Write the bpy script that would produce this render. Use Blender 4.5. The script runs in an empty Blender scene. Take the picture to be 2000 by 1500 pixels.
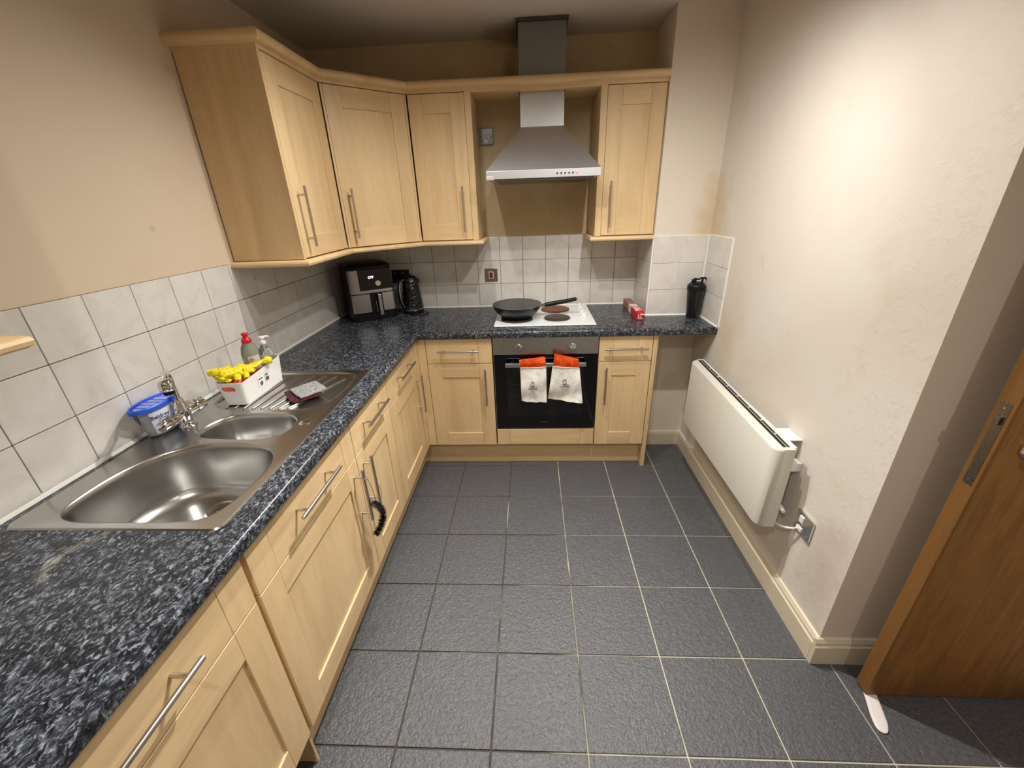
import bpy, bmesh, math, random
from mathutils import Vector, Matrix
random.seed(7)
PI = math.pi
scene = bpy.context.scene
COL = scene.collection

# ---------------------------------------------------------------- camera
def _rot(rx, ry, rz, v):
    x, y, z = v
    c, s = math.cos(ry), math.sin(ry); x, z = c*x + s*z, -s*x + c*z
    c, s = math.cos(rx), math.sin(rx); y, z = c*y - s*z, s*y + c*z
    c, s = math.cos(rz), math.sin(rz); x, y = c*x - s*y, s*x + c*y
    return Vector((x, y, z))
RX, RY, RZ = math.radians(-23.9555), math.radians(2.0253), math.radians(3.1674)
cam = bpy.data.cameras.new('camera'); camo = bpy.data.objects.new('camera', cam); COL.objects.link(camo)
R_, F_, U_ = (_rot(RX, RY, RZ, v) for v in ((1, 0, 0), (0, 1, 0), (0, 0, 1)))
M = Matrix((R_, U_, -F_)).transposed().to_4x4(); M.translation = Vector((1.2602, -2.7951, 1.56))
camo.matrix_world = M
cam.sensor_width = 36; cam.lens = 794.84/2000*36; cam.clip_start = .02
scene.camera = camo

# ---------------------------------------------------------------- world, exposure
w = bpy.data.worlds.new('world'); scene.world = w; w.use_nodes = True
w.node_tree.nodes['Background'].inputs[0].default_value = (1, .9, .8, 1)
w.node_tree.nodes['Background'].inputs[1].default_value = .0
scene.view_settings.view_transform = 'Standard'; scene.view_settings.look = 'None'
scene.view_settings.gamma = 1; scene.view_settings.use_curve_mapping = False
scene.view_settings.exposure = 0.0
H = 2.38
# spotlight bar heads, an added fill beam brightening the left wall, and the two lamps behind the viewer: (x, y, z, watts, spread degrees, aim)
LAMPS = [(1.66, -1.47, 2.27, 40, 165, None), (1.66, -1.47, 2.27, 27, 104, (2.1, -.58, 1.1)), (.916, -1.02, 2.27, 26, 165, None), (.916, -1.02, 2.27, 14, 95, (0, -2.0, .7)),
         (1.27, -1.235, 2.27, 165, 92, (1.15, -2.1, 0)), (1.27, -1.235, 2.27, 42, 165, None), (2.34, -3.15, 2.368, 34, 165, None), (.95, -3.0, 2.368, 72, 165, None)]
LCOL = (1.0, .98, .945)
for i, (x, y, z, e, sp, aim) in enumerate(LAMPS):
    l = bpy.data.lights.new('spot_lamp', 'SPOT'); l.energy = e; l.color = LCOL
    l.spot_size = math.radians(sp); l.spot_blend = 1.0; l.shadow_soft_size = .022
    o = bpy.data.objects.new('spot_lamp', l); COL.objects.link(o); o.location = (x, y, z)
    if aim: o.rotation_euler = (Vector(aim)-Vector((x, y, z))).to_track_quat('-Z', 'Y').to_euler()

# ---------------------------------------------------------------- materials
def sr(r, g, b):
    f = lambda c: (c/255/12.92 if c/255 <= .04045 else ((c/255+.055)/1.055)**2.4)
    return (f(r), f(g), f(b), 1)
def mat(name, col, rough=.5, metal=0, **k):
    m = bpy.data.materials.new(name); m.use_nodes = True
    b = m.node_tree.nodes['Principled BSDF']
    b.inputs['Base Color'].default_value = col; b.inputs['Roughness'].default_value = rough; b.inputs['Metallic'].default_value = metal
    for kk, v in k.items(): b.inputs[kk.replace('_', ' ')].default_value = v
    return m
class NT:
    def __init__(s, m): s.m = m; s.t = m.node_tree; s.b = s.t.nodes['Principled BSDF']
    def n(s, typ, **k):
        n = s.t.nodes.new(typ)
        for a, v in k.items():
            if a in n.inputs: n.inputs[a].default_value = v
            else: setattr(n, a, v)
        return n
    def l(s, a, b): s.t.links.new(a, b)
    def coord(s, scale=(1, 1, 1), rnd=False, world=False):
        tc = s.n('ShaderNodeTexCoord'); mp = s.n('ShaderNodeMapping'); mp.inputs['Scale'].default_value = scale
        if world:
            g = s.n('ShaderNodeNewGeometry'); src = g.outputs['Position']
        else: src = tc.outputs['Object']
        if rnd:
            oi = s.n('ShaderNodeObjectInfo'); ml = s.n('ShaderNodeMath', operation='MULTIPLY'); ml.inputs[1].default_value = 37
            s.l(oi.outputs['Random'], ml.inputs[0]); ad = s.n('ShaderNodeVectorMath', operation='ADD')
            s.l(src, ad.inputs[0]); s.l(ml.outputs[0], ad.inputs[1]); src = ad.outputs[0]
        s.l(src, mp.inputs['Vector']); return mp.outputs[0]
    def noise(s, vec, scale, detail=3, rough=.5, dist=0):
        n = s.n('ShaderNodeTexNoise'); n.inputs['Scale'].default_value = scale; n.inputs['Detail'].default_value = detail
        n.inputs['Roughness'].default_value = rough; n.inputs['Distortion'].default_value = dist; s.l(vec, n.inputs['Vector']); return n.outputs['Fac']
    def ramp(s, fac, stops, interp='LINEAR'):
        r = s.n('ShaderNodeValToRGB'); r.color_ramp.interpolation = interp
        el = r.color_ramp.elements
        while len(el) < len(stops): el.new(.5)
        for e, (p, c) in zip(el, stops): e.position = p; e.color = c
        s.l(fac, r.inputs[0]); return r.outputs[0]
    def mix(s, fac, a, b, blend='MIX'):
        m = s.n('ShaderNodeMix', data_type='RGBA', blend_type=blend)
        for sock, v in ((m.inputs[0], fac), (m.inputs[6], a), (m.inputs[7], b)):
            if hasattr(v, 'links'): s.l(v, sock)
            else: sock.default_value = v
        return m.outputs[2]
    def bump(s, h, strength=.2, dist=.01):
        b = s.n('ShaderNodeBump'); b.inputs['Strength'].default_value = strength; b.inputs['Distance'].default_value = dist
        s.l(h, b.inputs['Height']); s.l(b.outputs[0], s.b.inputs['Normal'])
G = lambda v: (v, v, v, 1)

def wood(name, sc, light=(221, 191, 145), dark=(207, 175, 128), rough=.42):
    m = mat(name, sr(*light), rough); t = NT(m)
    v = t.coord(sc, rnd=True)
    a = t.noise(v, 2.6, 5, .55, 1.0); b = t.noise(v, 22, 6, .75, .4)
    c = t.ramp(a, [(.3, sr(*dark)), (.55, sr(*light)), (.75, sr(*[min(255, x+5) for x in light]))])
    c2 = t.mix(t.ramp(b, [(.48, G(0)), (.8, G(.42))]), c, sr(*[int(x*.9) for x in dark]))
    t.l(c2, t.b.inputs['Base Color']); t.bump(b, .05, .002); return m
WV = wood('maple_vertical', (3.2, 3.2, .35)); WH = wood('maple_horizontal', (.35, 3.2, 3.2))
WD = wood('maple_depth', (3.2, .35, 3.2)); 
WC = wood('maple_carcass', (3, 3, .5), (206, 176, 132), (192, 160, 114), .5)

def paint(name, base, patch, stain, scale=1.3, amt=.5, peel=False, scuff=.35, spots=()):
    m = mat(name, sr(*base), .75); t = NT(m); v = t.coord(world=True)
    a = t.noise(v, scale, 4, .55); f = t.ramp(a, [(.42, G(0)), (.68, G(amt))])
    c = t.mix(f, sr(*base), sr(*patch))
    b = t.noise(v, scale*2.3, 6, .65, .6); c = t.mix(t.ramp(b, [(.6, G(0)), (.78, G(amt*.7))]), c, sr(*stain))
    fine = t.noise(v, 160, 2, .6)
    # scuffs
    s = t.noise(v, 9, 2, .4); c = t.mix(t.ramp(s, [(.74, G(0)), (.78, G(scuff))]), c, sr(*[int(x*.75) for x in stain]))
    for (px, py, pz), (sx, sy, sz), rad, col, mx_ in spots:
        g_ = t.n('ShaderNodeNewGeometry'); su = t.n('ShaderNodeVectorMath', operation='SUBTRACT'); su.inputs[1].default_value = (px, py, pz); t.l(g_.outputs['Position'], su.inputs[0])
        dv = t.n('ShaderNodeVectorMath', operation='DIVIDE'); dv.inputs[1].default_value = (sx, sy, sz); t.l(su.outputs[0], dv.inputs[0])
        ln = t.n('ShaderNodeVectorMath', operation='LENGTH'); t.l(dv.outputs[0], ln.inputs[0])
        ad = t.n('ShaderNodeMath', operation='MULTIPLY_ADD'); ad.inputs[1].default_value = 1.0; t.l(t.noise(v, 5, 4, .6), ad.inputs[0]); t.l(ln.outputs['Value'], ad.inputs[2])
        c = t.mix(t.ramp(ad.outputs[0], [(.62, G(mx_)), (1.0, G(0))]), c, sr(*col))
    h = fine
    if peel:
        g = t.n('ShaderNodeNewGeometry'); sp = t.n('ShaderNodeSeparateXYZ'); t.l(g.outputs['Position'], sp.inputs[0])
        mr = t.n('ShaderNodeMapRange'); mr.inputs[1].default_value = -1.5; mr.inputs[2].default_value = -1.78; t.l(sp.outputs[1], mr.inputs[0])
        n2 = t.noise(v, 22, 5, .7, .8); r2 = t.ramp(n2, [(.5, G(0)), (.62, G(1))])
        ml = t.n('ShaderNodeMath', operation='MULTIPLY'); t.l(mr.outputs[0], ml.inputs[0]); t.l(r2, ml.inputs[1])
        ma = t.n('ShaderNodeMath', operation='MULTIPLY_ADD'); ma.inputs[1].default_value = 9; t.l(ml.outputs[0], ma.inputs[0]); t.l(fine, ma.inputs[2]); h = ma.outputs[0]
        c = t.mix(t.ramp(ml.outputs[0], [(.3, G(0)), (.9, G(.12))]), c, sr(186, 172, 152))
    t.l(c, t.b.inputs['Base Color']); t.bump(h, .12, .0022 if peel else .0012); return m
P_LEFT = paint('cream_paint', (216, 197, 172), (208, 187, 160), (194, 171, 140), 1.1, .35, scuff=.3)
P_BACK = paint('yellowed_cream_paint', (214, 194, 158), (200, 178, 136), (176, 150, 104), 3, .6, spots=[((1.20, 0, 2.39), (.42, 1, .13), 1, (84, 70, 54), .75), ((1.16, 0, 2.25), (.12, 1, .3), 1, (110, 94, 72), .5), ((1.33, 0, 1.5), (.75, 1, .5), 1, (196, 172, 122), .8)])
P_RIGHT = paint('patchy_white_paint', (219, 212, 200), (212, 200, 184), (200, 180, 150), 1.5, .55, True, scuff=.12, spots=[((2.265, -.34, 1.3), (1, .5, 1.1), 1, (206, 184, 146), .75), ((2.265, -.75, .9), (1, .28, .5), 1, (206, 186, 150), .6), ((2.265, -1.72, .35), (1, .25, .5), 1, (186, 172, 156), .6)])
P_END = paint('beige_paint', (214, 200, 182), (208, 192, 172), (204, 188, 168), .8, .1, scuff=0)
P_COL = paint('column_paint', (226, 214, 198), (220, 204, 184), (204, 184, 152), .9, .3, scuff=0, spots=[((2.27, -.33, 1.35), (.25, 1, .8), 1, (206, 184, 146), .8)])
P_CEIL = paint('ceiling_paint', (214, 205, 196), (204, 194, 184), (188, 176, 164), 1.5, .3, scuff=0, spots=[((1.25, -.1, 2.38), (.5, .38, 1), 1, (128, 112, 94), .75)])

def tile_mat():
    m = mat('white_ceramic', sr(214, 211, 204), .22); t = NT(m); v = t.coord(rnd=True)
    a = t.noise(v, 9, 4, .6, 1.0); c = t.ramp(a, [(.3, sr(211, 205, 197)), (.6, sr(224, 219, 212))])
    oi = t.n('ShaderNodeObjectInfo'); k = t.ramp(oi.outputs['Random'], [(0, G(.95)), (1, G(1))])
    t.l(t.mix(1.0, c, k, 'MULTIPLY'), t.b.inputs['Base Color'])
    t.bump(t.noise(v, 14, 2), .12, .002); return m
TILE = tile_mat()
GROUT = mat('grey_brown_grout', sr(128, 116, 102), .9)
CAULK = mat('white_sealant', sr(238, 236, 228), .35)

def floor_mat():
    m = mat('slate_tile', sr(72, 72, 75), .42); t = NT(m); v = t.coord(rnd=True)
    a = t.noise(v, 1.2, 3, .5); f = t.noise(v, 125, 3, .7); g = t.noise(v, 260, 2, .7)
    c = t.ramp(f, [(.3, sr(66, 67, 69)), (.6, sr(88, 88, 90)), (.8, sr(116, 116, 117))])
    c = t.mix(t.ramp(a, [(.4, G(0)), (.7, G(.35))]), c, sr(70, 71, 75))
    sp = t.ramp(g, [(.76, G(0)), (.8, G(.5))]); c = t.mix(sp, c, sr(150, 150, 150))
    t.l(c, t.b.inputs['Base Color'])
    mx = t.n('ShaderNodeMath', operation='ADD'); t.l(f, mx.inputs[0]); t.l(t.noise(v, 62, 2, .5), mx.inputs[1])
    t.bump(mx.outputs[0], .6, .005)
    t.l(t.ramp(a, [(.35, G(.30)), (.7, G(.40))]), t.b.inputs['Roughness']); return m
SLATE = floor_mat()
def fgrout():
    m = mat('floor_grout', sr(150, 142, 126), .9); t = NT(m); v = t.coord(world=True)
    sp = t.n('ShaderNodeSeparateXYZ'); t.l(v, sp.inputs[0])
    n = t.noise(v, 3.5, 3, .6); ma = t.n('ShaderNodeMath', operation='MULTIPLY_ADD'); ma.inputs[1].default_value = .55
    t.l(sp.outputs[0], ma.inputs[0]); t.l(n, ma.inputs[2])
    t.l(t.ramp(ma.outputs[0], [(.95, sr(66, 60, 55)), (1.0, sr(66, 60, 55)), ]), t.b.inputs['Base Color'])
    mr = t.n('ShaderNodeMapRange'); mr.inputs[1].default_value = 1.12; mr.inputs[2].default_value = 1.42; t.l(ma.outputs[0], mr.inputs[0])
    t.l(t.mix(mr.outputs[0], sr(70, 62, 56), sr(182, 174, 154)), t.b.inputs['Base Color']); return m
FGROUT = fgrout()

def worktop_mat():
    m = mat('blue_black_laminate', sr(50, 54, 60), .24, Specular_IOR_Level=.3); t = NT(m); v = t.coord((1, .7, 1), world=True); v1 = t.coord(world=True)
    n0 = t.noise(v, 55, 5, .72, 1.6); n1 = t.noise(v, 120, 3, .6, .8); n2 = t.noise(v, 30, 4, .7, 2.0)
    c = t.ramp(n0, [(.38, sr(18, 20, 23)), (.5, sr(42, 45, 50)), (.6, sr(88, 92, 98)), (.72, sr(158, 162, 168))])
    c = t.mix(t.ramp(n1, [(.56, G(0)), (.66, G(.75))]), c, sr(146, 152, 162))
    c = t.mix(t.ramp(n2, [(.36, G(.8)), (.48, G(0))]), c, sr(24, 26, 30))
    su = t.n('ShaderNodeVectorMath', operation='DISTANCE'); su.inputs[1].default_value = (.335, -2.20, .91); t.l(v1, su.inputs[0])
    rg = t.ramp(su.outputs['Value'], [(.058, G(0)), (.068, G(.5)), (.076, G(.5)), (.088, G(0))]); sx = t.n('ShaderNodeSeparateXYZ'); t.l(v1, sx.inputs[0]); mk = t.ramp(sx.outputs[0], [(.29, G(1)), (.32, G(0))])
    mm = t.n('ShaderNodeMath', operation='MULTIPLY'); t.l(rg, mm.inputs[0]); t.l(mk, mm.inputs[1]); m2 = t.n('ShaderNodeMath', operation='MULTIPLY'); t.l(mm.outputs[0], m2.inputs[0]); t.l(t.ramp(n0, [(.4, G(.15)), (.55, G(.9))]), m2.inputs[1])
    c = t.mix(m2.outputs[0], c, sr(150, 144, 128))
    t.l(c, t.b.inputs['Base Color']); t.bump(n1, .06, .001); return m
WORK = worktop_mat()

def steel(name, base=.62, rough=.28, sc=(1, 60, 1), amt=.08, bump=.03):
    m = mat(name, (base*.98, base*.99, base, 1), rough, 1); t = NT(m); v = t.coord(sc)
    n = t.noise(v, 12, 3, .6); t.l(t.ramp(n, [(.3, G(rough-amt)), (.7, G(rough+amt))]), t.b.inputs['Roughness']); t.bump(n, bump, .001)
    return m
STEEL_H = steel('brushed_steel_hood', .60, .47, (1, 1, 40), .04, .004)
SINK = mat('sink_steel', (.50, .49, .47, 1), .26, 1)
CHROME = mat('chrome', (.74, .745, .75, 1), .07, 1)
HANDLE = mat('satin_nickel', (.58, .55, .50, 1), .28, 1)
AGED = steel('tarnished_chrome', .30, .25, (20, 20, 20))
BLACK = mat('black_plastic', sr(14, 14, 15), .38, Specular_IOR_Level=.3)
BLACKG = mat('black_glass', sr(6, 6, 7), .06)
WINDOW = mat('oven_window_glass', sr(22, 23, 22), .10)
BLACKM = mat('black_nonstick', sr(24, 25, 27), .35)
WHITE = mat('white_enamel', sr(228, 232, 228), .18)
WHITEP = mat('white_plastic', sr(232, 228, 224), .35)
RADM = mat('heater_enamel', sr(206, 203, 190), .4)
BASEB = mat('cream_gloss', sr(212, 200, 174), .4)
RED = mat('red_plastic', sr(190, 20, 26), .4)
DARK = mat('near_black', sr(20, 17, 14), .8)  # near-black own colour of screws, air slots and printed marks
BLUE = mat('blue_plastic', sr(24, 84, 214), .4)
WIRE = mat('steel_wire', (.5, .47, .43, 1), .35, 1)

# ---------------------------------------------------------------- mesh helpers
ORG = {}
def thing(name, label, cat, loc=(0, 0, 0), rz=0, group=None):
    o = bpy.data.objects.new(name, None); COL.objects.link(o); o.empty_display_size = .05
    o.location = loc; o.rotation_euler = (0, 0, rz)
    o['label'] = label; o['category'] = cat
    if group: o['group'] = group
    ORG[o.name] = Vector(loc); return o
def obj(name, bm, m, parent=None, label=None, smooth=None, local=False, kind=None, origin=None):
    """links bm as one mesh object; coordinates are world unless local."""
    if parent is not None and not local:
        bmesh.ops.translate(bm, verts=bm.verts, vec=-ORG[parent.name])
    if origin is not None: bmesh.ops.translate(bm, verts=bm.verts, vec=-Vector(origin))
    bmesh.ops.recalc_face_normals(bm, faces=bm.faces)
    me = bpy.data.meshes.new(name); bm.to_mesh(me); bm.free()
    o = bpy.data.objects.new(name, me); COL.objects.link(o)
    for mm in (m if isinstance(m, (list, tuple)) else [m]): me.materials.append(mm)
    if smooth is not None:
        for p in me.polygons: p.use_smooth = True
        try: me.set_sharp_from_angle(angle=math.radians(smooth))
        except Exception: pass
    if parent is not None: o.parent = parent; ORG[o.name] = ORG[parent.name]
    if origin is not None: o.location = origin; ORG[o.name] = Vector(origin)
    elif parent is None: ORG[o.name] = Vector((0, 0, 0))
    if label: o['label'] = label
    if kind: o['kind'] = kind
    return o
def top(o, label, cat, group=None):
    o['label'] = label; o['category'] = cat
    if group: o['group'] = group
    return o
def B(): return bmesh.new()
def box(bm, x0, x1, y0, y1, z0, z1, bev=0, mi=0):
    r = bmesh.ops.create_cube(bm, size=1); vs = r['verts']
    bmesh.ops.scale(bm, vec=(x1-x0, y1-y0, z1-z0), verts=vs); bmesh.ops.translate(bm, vec=((x0+x1)/2, (y0+y1)/2, (z0+z1)/2), verts=vs)
    fs = set(f for v in vs for f in v.link_faces)
    for f in fs: f.material_index = mi
    if bev:
        es = set(e for v in vs for e in v.link_edges)
        bmesh.ops.bevel(bm, geom=list(es), offset=bev, segments=2, affect='EDGES', profile=.5)
    return bm
def tube(bm, pts, r, seg=12, cap=True, mi=0):
    pts = [Vector(p) for p in pts]; rs = r if isinstance(r, (list, tuple)) else [r]*len(pts)
    rings = []; prev = None
    for i, p in enumerate(pts):
        d = (pts[min(i+1, len(pts)-1)] - pts[max(i-1, 0)]).normalized()
        if prev is None:
            a = Vector((0, 0, 1)) if abs(d.z) < .9 else Vector((1, 0, 0)); n = d.cross(a).normalized()
        else:
            n = (prev - d*prev.dot(d)).normalized()
        prev = n; b = d.cross(n)
        rings.append([bm.verts.new(p + (n*math.cos(2*PI*k/seg) + b*math.sin(2*PI*k/seg))*rs[i]) for k in range(seg)])
    for A, C in zip(rings, rings[1:]):
        for k in range(seg):
            f = bm.faces.new((A[k], A[(k+1) % seg], C[(k+1) % seg], C[k])); f.material_index = mi
    if cap:
        for R in (rings[0], rings[-1]):
            f = bm.faces.new(R); f.material_index = mi
    return bm
def lathe(bm, prof, c=(0, 0, 0), seg=32, sx=1, sy=1, ax='z', mi=0, rz=0):
    """prof: list of (r, h)"""
    rings = []
    for r, h in prof:
        ring = []
        for k in range(seg):
            a = 2*PI*k/seg; u, v = r*sx*math.cos(a), r*sy*math.sin(a)
            if rz: u, v = u*math.cos(rz)-v*math.sin(rz), u*math.sin(rz)+v*math.cos(rz)
            q = {'z': (u, v, h), 'y': (u, h, v), 'x': (h, u, v)}[ax]
            ring.append(bm.verts.new(Vector(c) + Vector(q)))
        rings.append(ring)
    for A, C in zip(rings, rings[1:]):
        for k in range(seg):
            f = bm.faces.new((A[k], A[(k+1) % seg], C[(k+1) % seg], C[k])); f.material_index = mi
    for R, rr in ((rings[0], prof[0][0]), (rings[-1], prof[-1][0])):
        f = bm.faces.new(R); f.material_index = mi
    return bm
def smooth_path(pts, n=6):
    pts = [Vector(p) for p in pts]; out = []
    P = [pts[0]] + pts + [pts[-1]]
    for i in range(1, len(P)-2):
        for k in range(n):
            t = k/n; a, b, c, d = P[i-1], P[i], P[i+1], P[i+2]
            out.append(.5*((2*b) + (c-a)*t + (2*a-5*b+4*c-d)*t*t + (3*b-a-3*c+d)*t*t*t))
    out.append(pts[-1]); return out
def smooth_loop(pts, n=6):
    pts = [Vector(p) for p in pts]; m = len(pts); out = []
    for i in range(m):
        a, b, c, d = pts[i-1], pts[i], pts[(i+1) % m], pts[(i+2) % m]
        for k in range(n):
            t = k/n; out.append(.5*((2*b) + (c-a)*t + (2*a-5*b+4*c-d)*t*t + (3*b-a-3*c+d)*t*t*t))
    return out
def sweep(bm, path, prof, closed_prof=True):
    """path: list of (x, y); prof: list of (d, z), d to the right of travel; mitred corners."""
    P = [Vector((x, y)) for x, y in path]; rings = []
    for i, p in enumerate(P):
        d0 = (P[i]-P[i-1]).normalized() if i > 0 else None
        d1 = (P[i+1]-P[i]).normalized() if i < len(P)-1 else None
        n0 = Vector((d0.y, -d0.x)) if d0 else None; n1 = Vector((d1.y, -d1.x)) if d1 else None
        if n0 is None: n = n1
        elif n1 is None: n = n0
        else:
            n = (n0+n1).normalized(); n = n/max(.2, n.dot(n0))
        rings.append([bm.verts.new((p.x+n.x*d, p.y+n.y*d, z)) for d, z in prof])
    m = len(prof)
    for A, C in zip(rings, rings[1:]):
        for k in range(m if closed_prof else m-1):
            bm.faces.new((A[k], A[(k+1) % m], C[(k+1) % m], C[k]))
    if closed_prof: bm.faces.new(rings[0]); bm.faces.new(rings[-1])
    return bm
def rot_bm(bm, ang, axis='Z', c=(0, 0, 0), verts=None):
    bmesh.ops.rotate(bm, verts=verts or bm.verts, cent=c, matrix=Matrix.Rotation(ang, 3, axis)); return bm
def text_bm(s, size, depth=.0006, align='CENTER'):
    cu = bpy.data.curves.new('t', 'FONT'); cu.body = s; cu.size = size; cu.extrude = depth; cu.align_x = align; cu.align_y = 'CENTER'; cu.resolution_u = 2
    o = bpy.data.objects.new('t', cu); COL.objects.link(o)
    dg = bpy.context.evaluated_depsgraph_get(); me = bpy.data.meshes.new_from_object(o.evaluated_get(dg))
    bm = bmesh.new(); bm.from_mesh(me); bpy.data.objects.remove(o); bpy.data.curves.remove(cu); bpy.data.meshes.remove(me); return bm
def xform(bm, mtx): bmesh.ops.transform(bm, matrix=mtx, verts=bm.verts); return bm
def struct(name, bm, m, label=None, **k):
    o = obj(name, bm, m, **k); o['kind'] = 'structure'
    if label: o['label'] = label
    return o

# ---------------------------------------------------------------- room shell
RW = 2.265; PX = 1.9564; PY = -.3326; YE = -1.8; T = .15
YB = -4.4; XR = 3.25
struct('wall_left', box(B(), -.1, 0, YB, .0, 0, H), P_LEFT)
struct('wall_back', box(B(), 0, PX, 0, .1, 0, H), P_BACK)
struct('wall_column', box(B(), PX, RW, PY, .1, 0, H), P_COL)
o = struct('wall_right', box(B(), RW, RW+.1, YE, .1, 0, H), P_RIGHT); o.data.materials.append(P_END)
for p in o.data.polygons:
    if p.normal.y < -.9: p.material_index = 1
struct('wall_right_end', box(B(), RW+.1, XR, YE, YE+.1, 0, H), P_END)
struct('wall_hall', box(B(), XR, XR+.1, YB, YE+.1, 0, H), P_END)
struct('wall_front', box(B(), -.1, XR+.1, YB-.1, YB, 0, H), P_LEFT)
struct('ceiling', box(B(), -.1, XR+.1, YB-.1, .1, H, H+.1), P_CEIL)

# wall tiles --------------------------------------------------
TZ = 1.3651; TT = .1503; TG = .0026; TH = .006
def tile_mesh(wd, ht, name):
    bm = B(); box(bm, -wd/2, wd/2, -TH, 0, -ht/2, ht/2, .0012); return bm
_tm = {}
def put_tile(parent, cx, cy, cz, wd, ht, rz, name='wall_tile', mt=None):
    key = (round(wd, 4), round(ht, 4))
    if key not in _tm:
        bm = tile_mesh(wd, ht, name); me = bpy.data.meshes.new(name); bmesh.ops.recalc_face_normals(bm, faces=bm.faces); bm.to_mesh(me); bm.free(); me.materials.append(TILE); _tm[key] = me
    o = bpy.data.objects.new(name, _tm[key]); COL.objects.link(o); o.parent = parent
    o.location = Vector((cx, cy, cz)); o.rotation_euler = (random.uniform(-.004, .004), random.uniform(-.002, .002), rz + random.uniform(-.004, .004)); return o
W = bpy.data.objects
rows = [(TZ-TT*(j+.5), TT) for j in range(3)]
ZB = .912
def tile_rows():
    for j in range(3):
        zt = TZ-TT*j - TG/2; zb = max(ZB, TZ-TT*(j+1) + TG/2)
        yield (zt+zb)/2, zt-zb
# grout beds
gb = B(); box(gb, 0, .003, -3.4, 0, ZB-.03, TZ); obj('grout', gb, GROUT, W['wall_left'])
gb = B(); box(gb, 0, PX, -.003, 0, ZB-.03, TZ); obj('grout', gb, GROUT, W['wall_back'])
gb = B(); box(gb, PX-.003, PX, PY-.003, 0, ZB-.03, TZ); box(gb, PX-.003, RW, PY-.003, PY, ZB-.03, TZ); obj('grout', gb, CAULK, W['wall_column'])
gb = B(); box(gb, RW-.003, RW, -.628, PY, ZB, TZ+.002); obj('grout', gb, CAULK, W['wall_right'])
for z, ht in tile_rows():
    # left wall
    y = -1.8597 - 10*TT
    while y < -.01:
        y1 = min(y+TT, -.001); wd = y1-y-TG
        if wd > .01: put_tile(W['wall_left'], .001, (y+y1)/2, z, wd, ht, PI/2)
        y += TT
    x = 1.0555 - 7*TT
    while x < PX-.01:
        x0 = max(x, .008); x1 = min(x+TT, PX-.006); wd = x1-x0-TG
        if wd > .01: put_tile(W['wall_back'], (x0+x1)/2, -.001, z, wd, ht, 0)
        x += TT
    put_tile(W['wall_column'], PX-.001, (PY)/2, z, -PY-.008, ht, -PI/2)
    for a, b in ((PX+.001, PX+.1545), (PX+.1545, RW-.014)):
        put_tile(W['wall_column'], (a+b)/2, PY-.001, z, b-a-TG, ht, 0)
    put_tile(W['wall_right'], RW-.001, (PY-.014-.622)/2, z, .622+PY-.014, ht, -PI/2)
# sealant beads
bm = B(); sweep(bm, [(.0, -3.3), (.0, -.0)], [(0, .905), (.012, .9105), (.0085, .919), (0, .924)]); obj('sealant', bm, CAULK, W['wall_left'])
bm = B(); sweep(bm, [(0, 0), (PX, 0)], [(0, .905), (.012, .9105), (.0085, .916), (0, .919)]); obj('sealant', bm, CAULK, W['wall_back'])
bm = B(); sweep(bm, [(PX, 0), (PX, PY), (RW, PY), (RW, -.615)], [(0, .905), (.012, .9105), (.009, .918), (0, .924)]); obj('sealant', bm, CAULK, W['wall_column'])
bm = B(); box(bm, PX-.008, PX+.001, PY-.008, PY+.002, ZB, TZ, .002); obj('tile_edge_trim', bm, CAULK, W['wall_column'])

# floor -------------------------------------------------------
fl = struct('floor', box(B(), -.1, XR+.1, YB-.1, .1, -.1, -.004), FGROUT)
FX, FY, FS, FG = .8134, -.5938, .302, .0054
def ftile(wd, dp):
    bm = B(); box(bm, -wd/2, wd/2, -dp/2, dp/2, -.008, 0, .0015)
    me = bpy.data.meshes.new('floor_tile'); bmesh.ops.recalc_face_normals(bm, faces=bm.faces); bm.to_mesh(me); bm.free(); me.materials.append(SLATE); return me
_ft = ftile(FS-FG, FS-FG)
for i in range(-1, 8):
    for j in range(-1, 9):
        x0 = FX+FS*(i-1)+0; y1 = FY-FS*(j-1)-0
        x1 = x0+FS; y0 = y1-FS
        if x1 < .55 or x0 > XR or y0 > -.0: continue
        if (y0+y1)/2 > YE and x0 > RW-.02: continue
        if y0 > PY-.02 and x0 > PX: continue
        cx0, cx1, cy0, cy1 = x0, x1, y0, y1
        if y1 > YE+.02 and x1 > RW: cx1 = RW-.018+FG
        if cx1-cx0 < .03: continue
        full = (cx0, cx1) == (x0, x1)
        me = _ft if full else ftile(cx1-cx0-FG, FS-FG)
        o = bpy.data.objects.new('floor_tile', me); COL.objects.link(o); o.parent = fl
        o.location = ((cx0+cx1)/2, (cy0+cy1)/2, random.uniform(-.0004, .0004)); o.rotation_euler = (random.uniform(-.0012, .0012), random.uniform(-.0012, .0012), 0)

# baseboards --------------------------------------------------
bp = [(0, 0), (.018, 0), (.018, .088), (.013, .094), (.013, .104), (.007, .118), (0, .121)]
struct('baseboard_right', sweep(B(), [(RW, -.56), (RW, YE), (2.9, YE)][:2], bp), BASEB, smooth=None)
struct('baseboard_end', sweep(B(), [(RW-.017, YE), (XR, YE)], bp), BASEB)
struct('baseboard_column', sweep(B(), [(PX, PY), (RW, PY), (RW, -.56)], [(0, 0), (.016, 0), (.016, .086), (.012, .1), (0, .104)]), BASEB)

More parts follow.
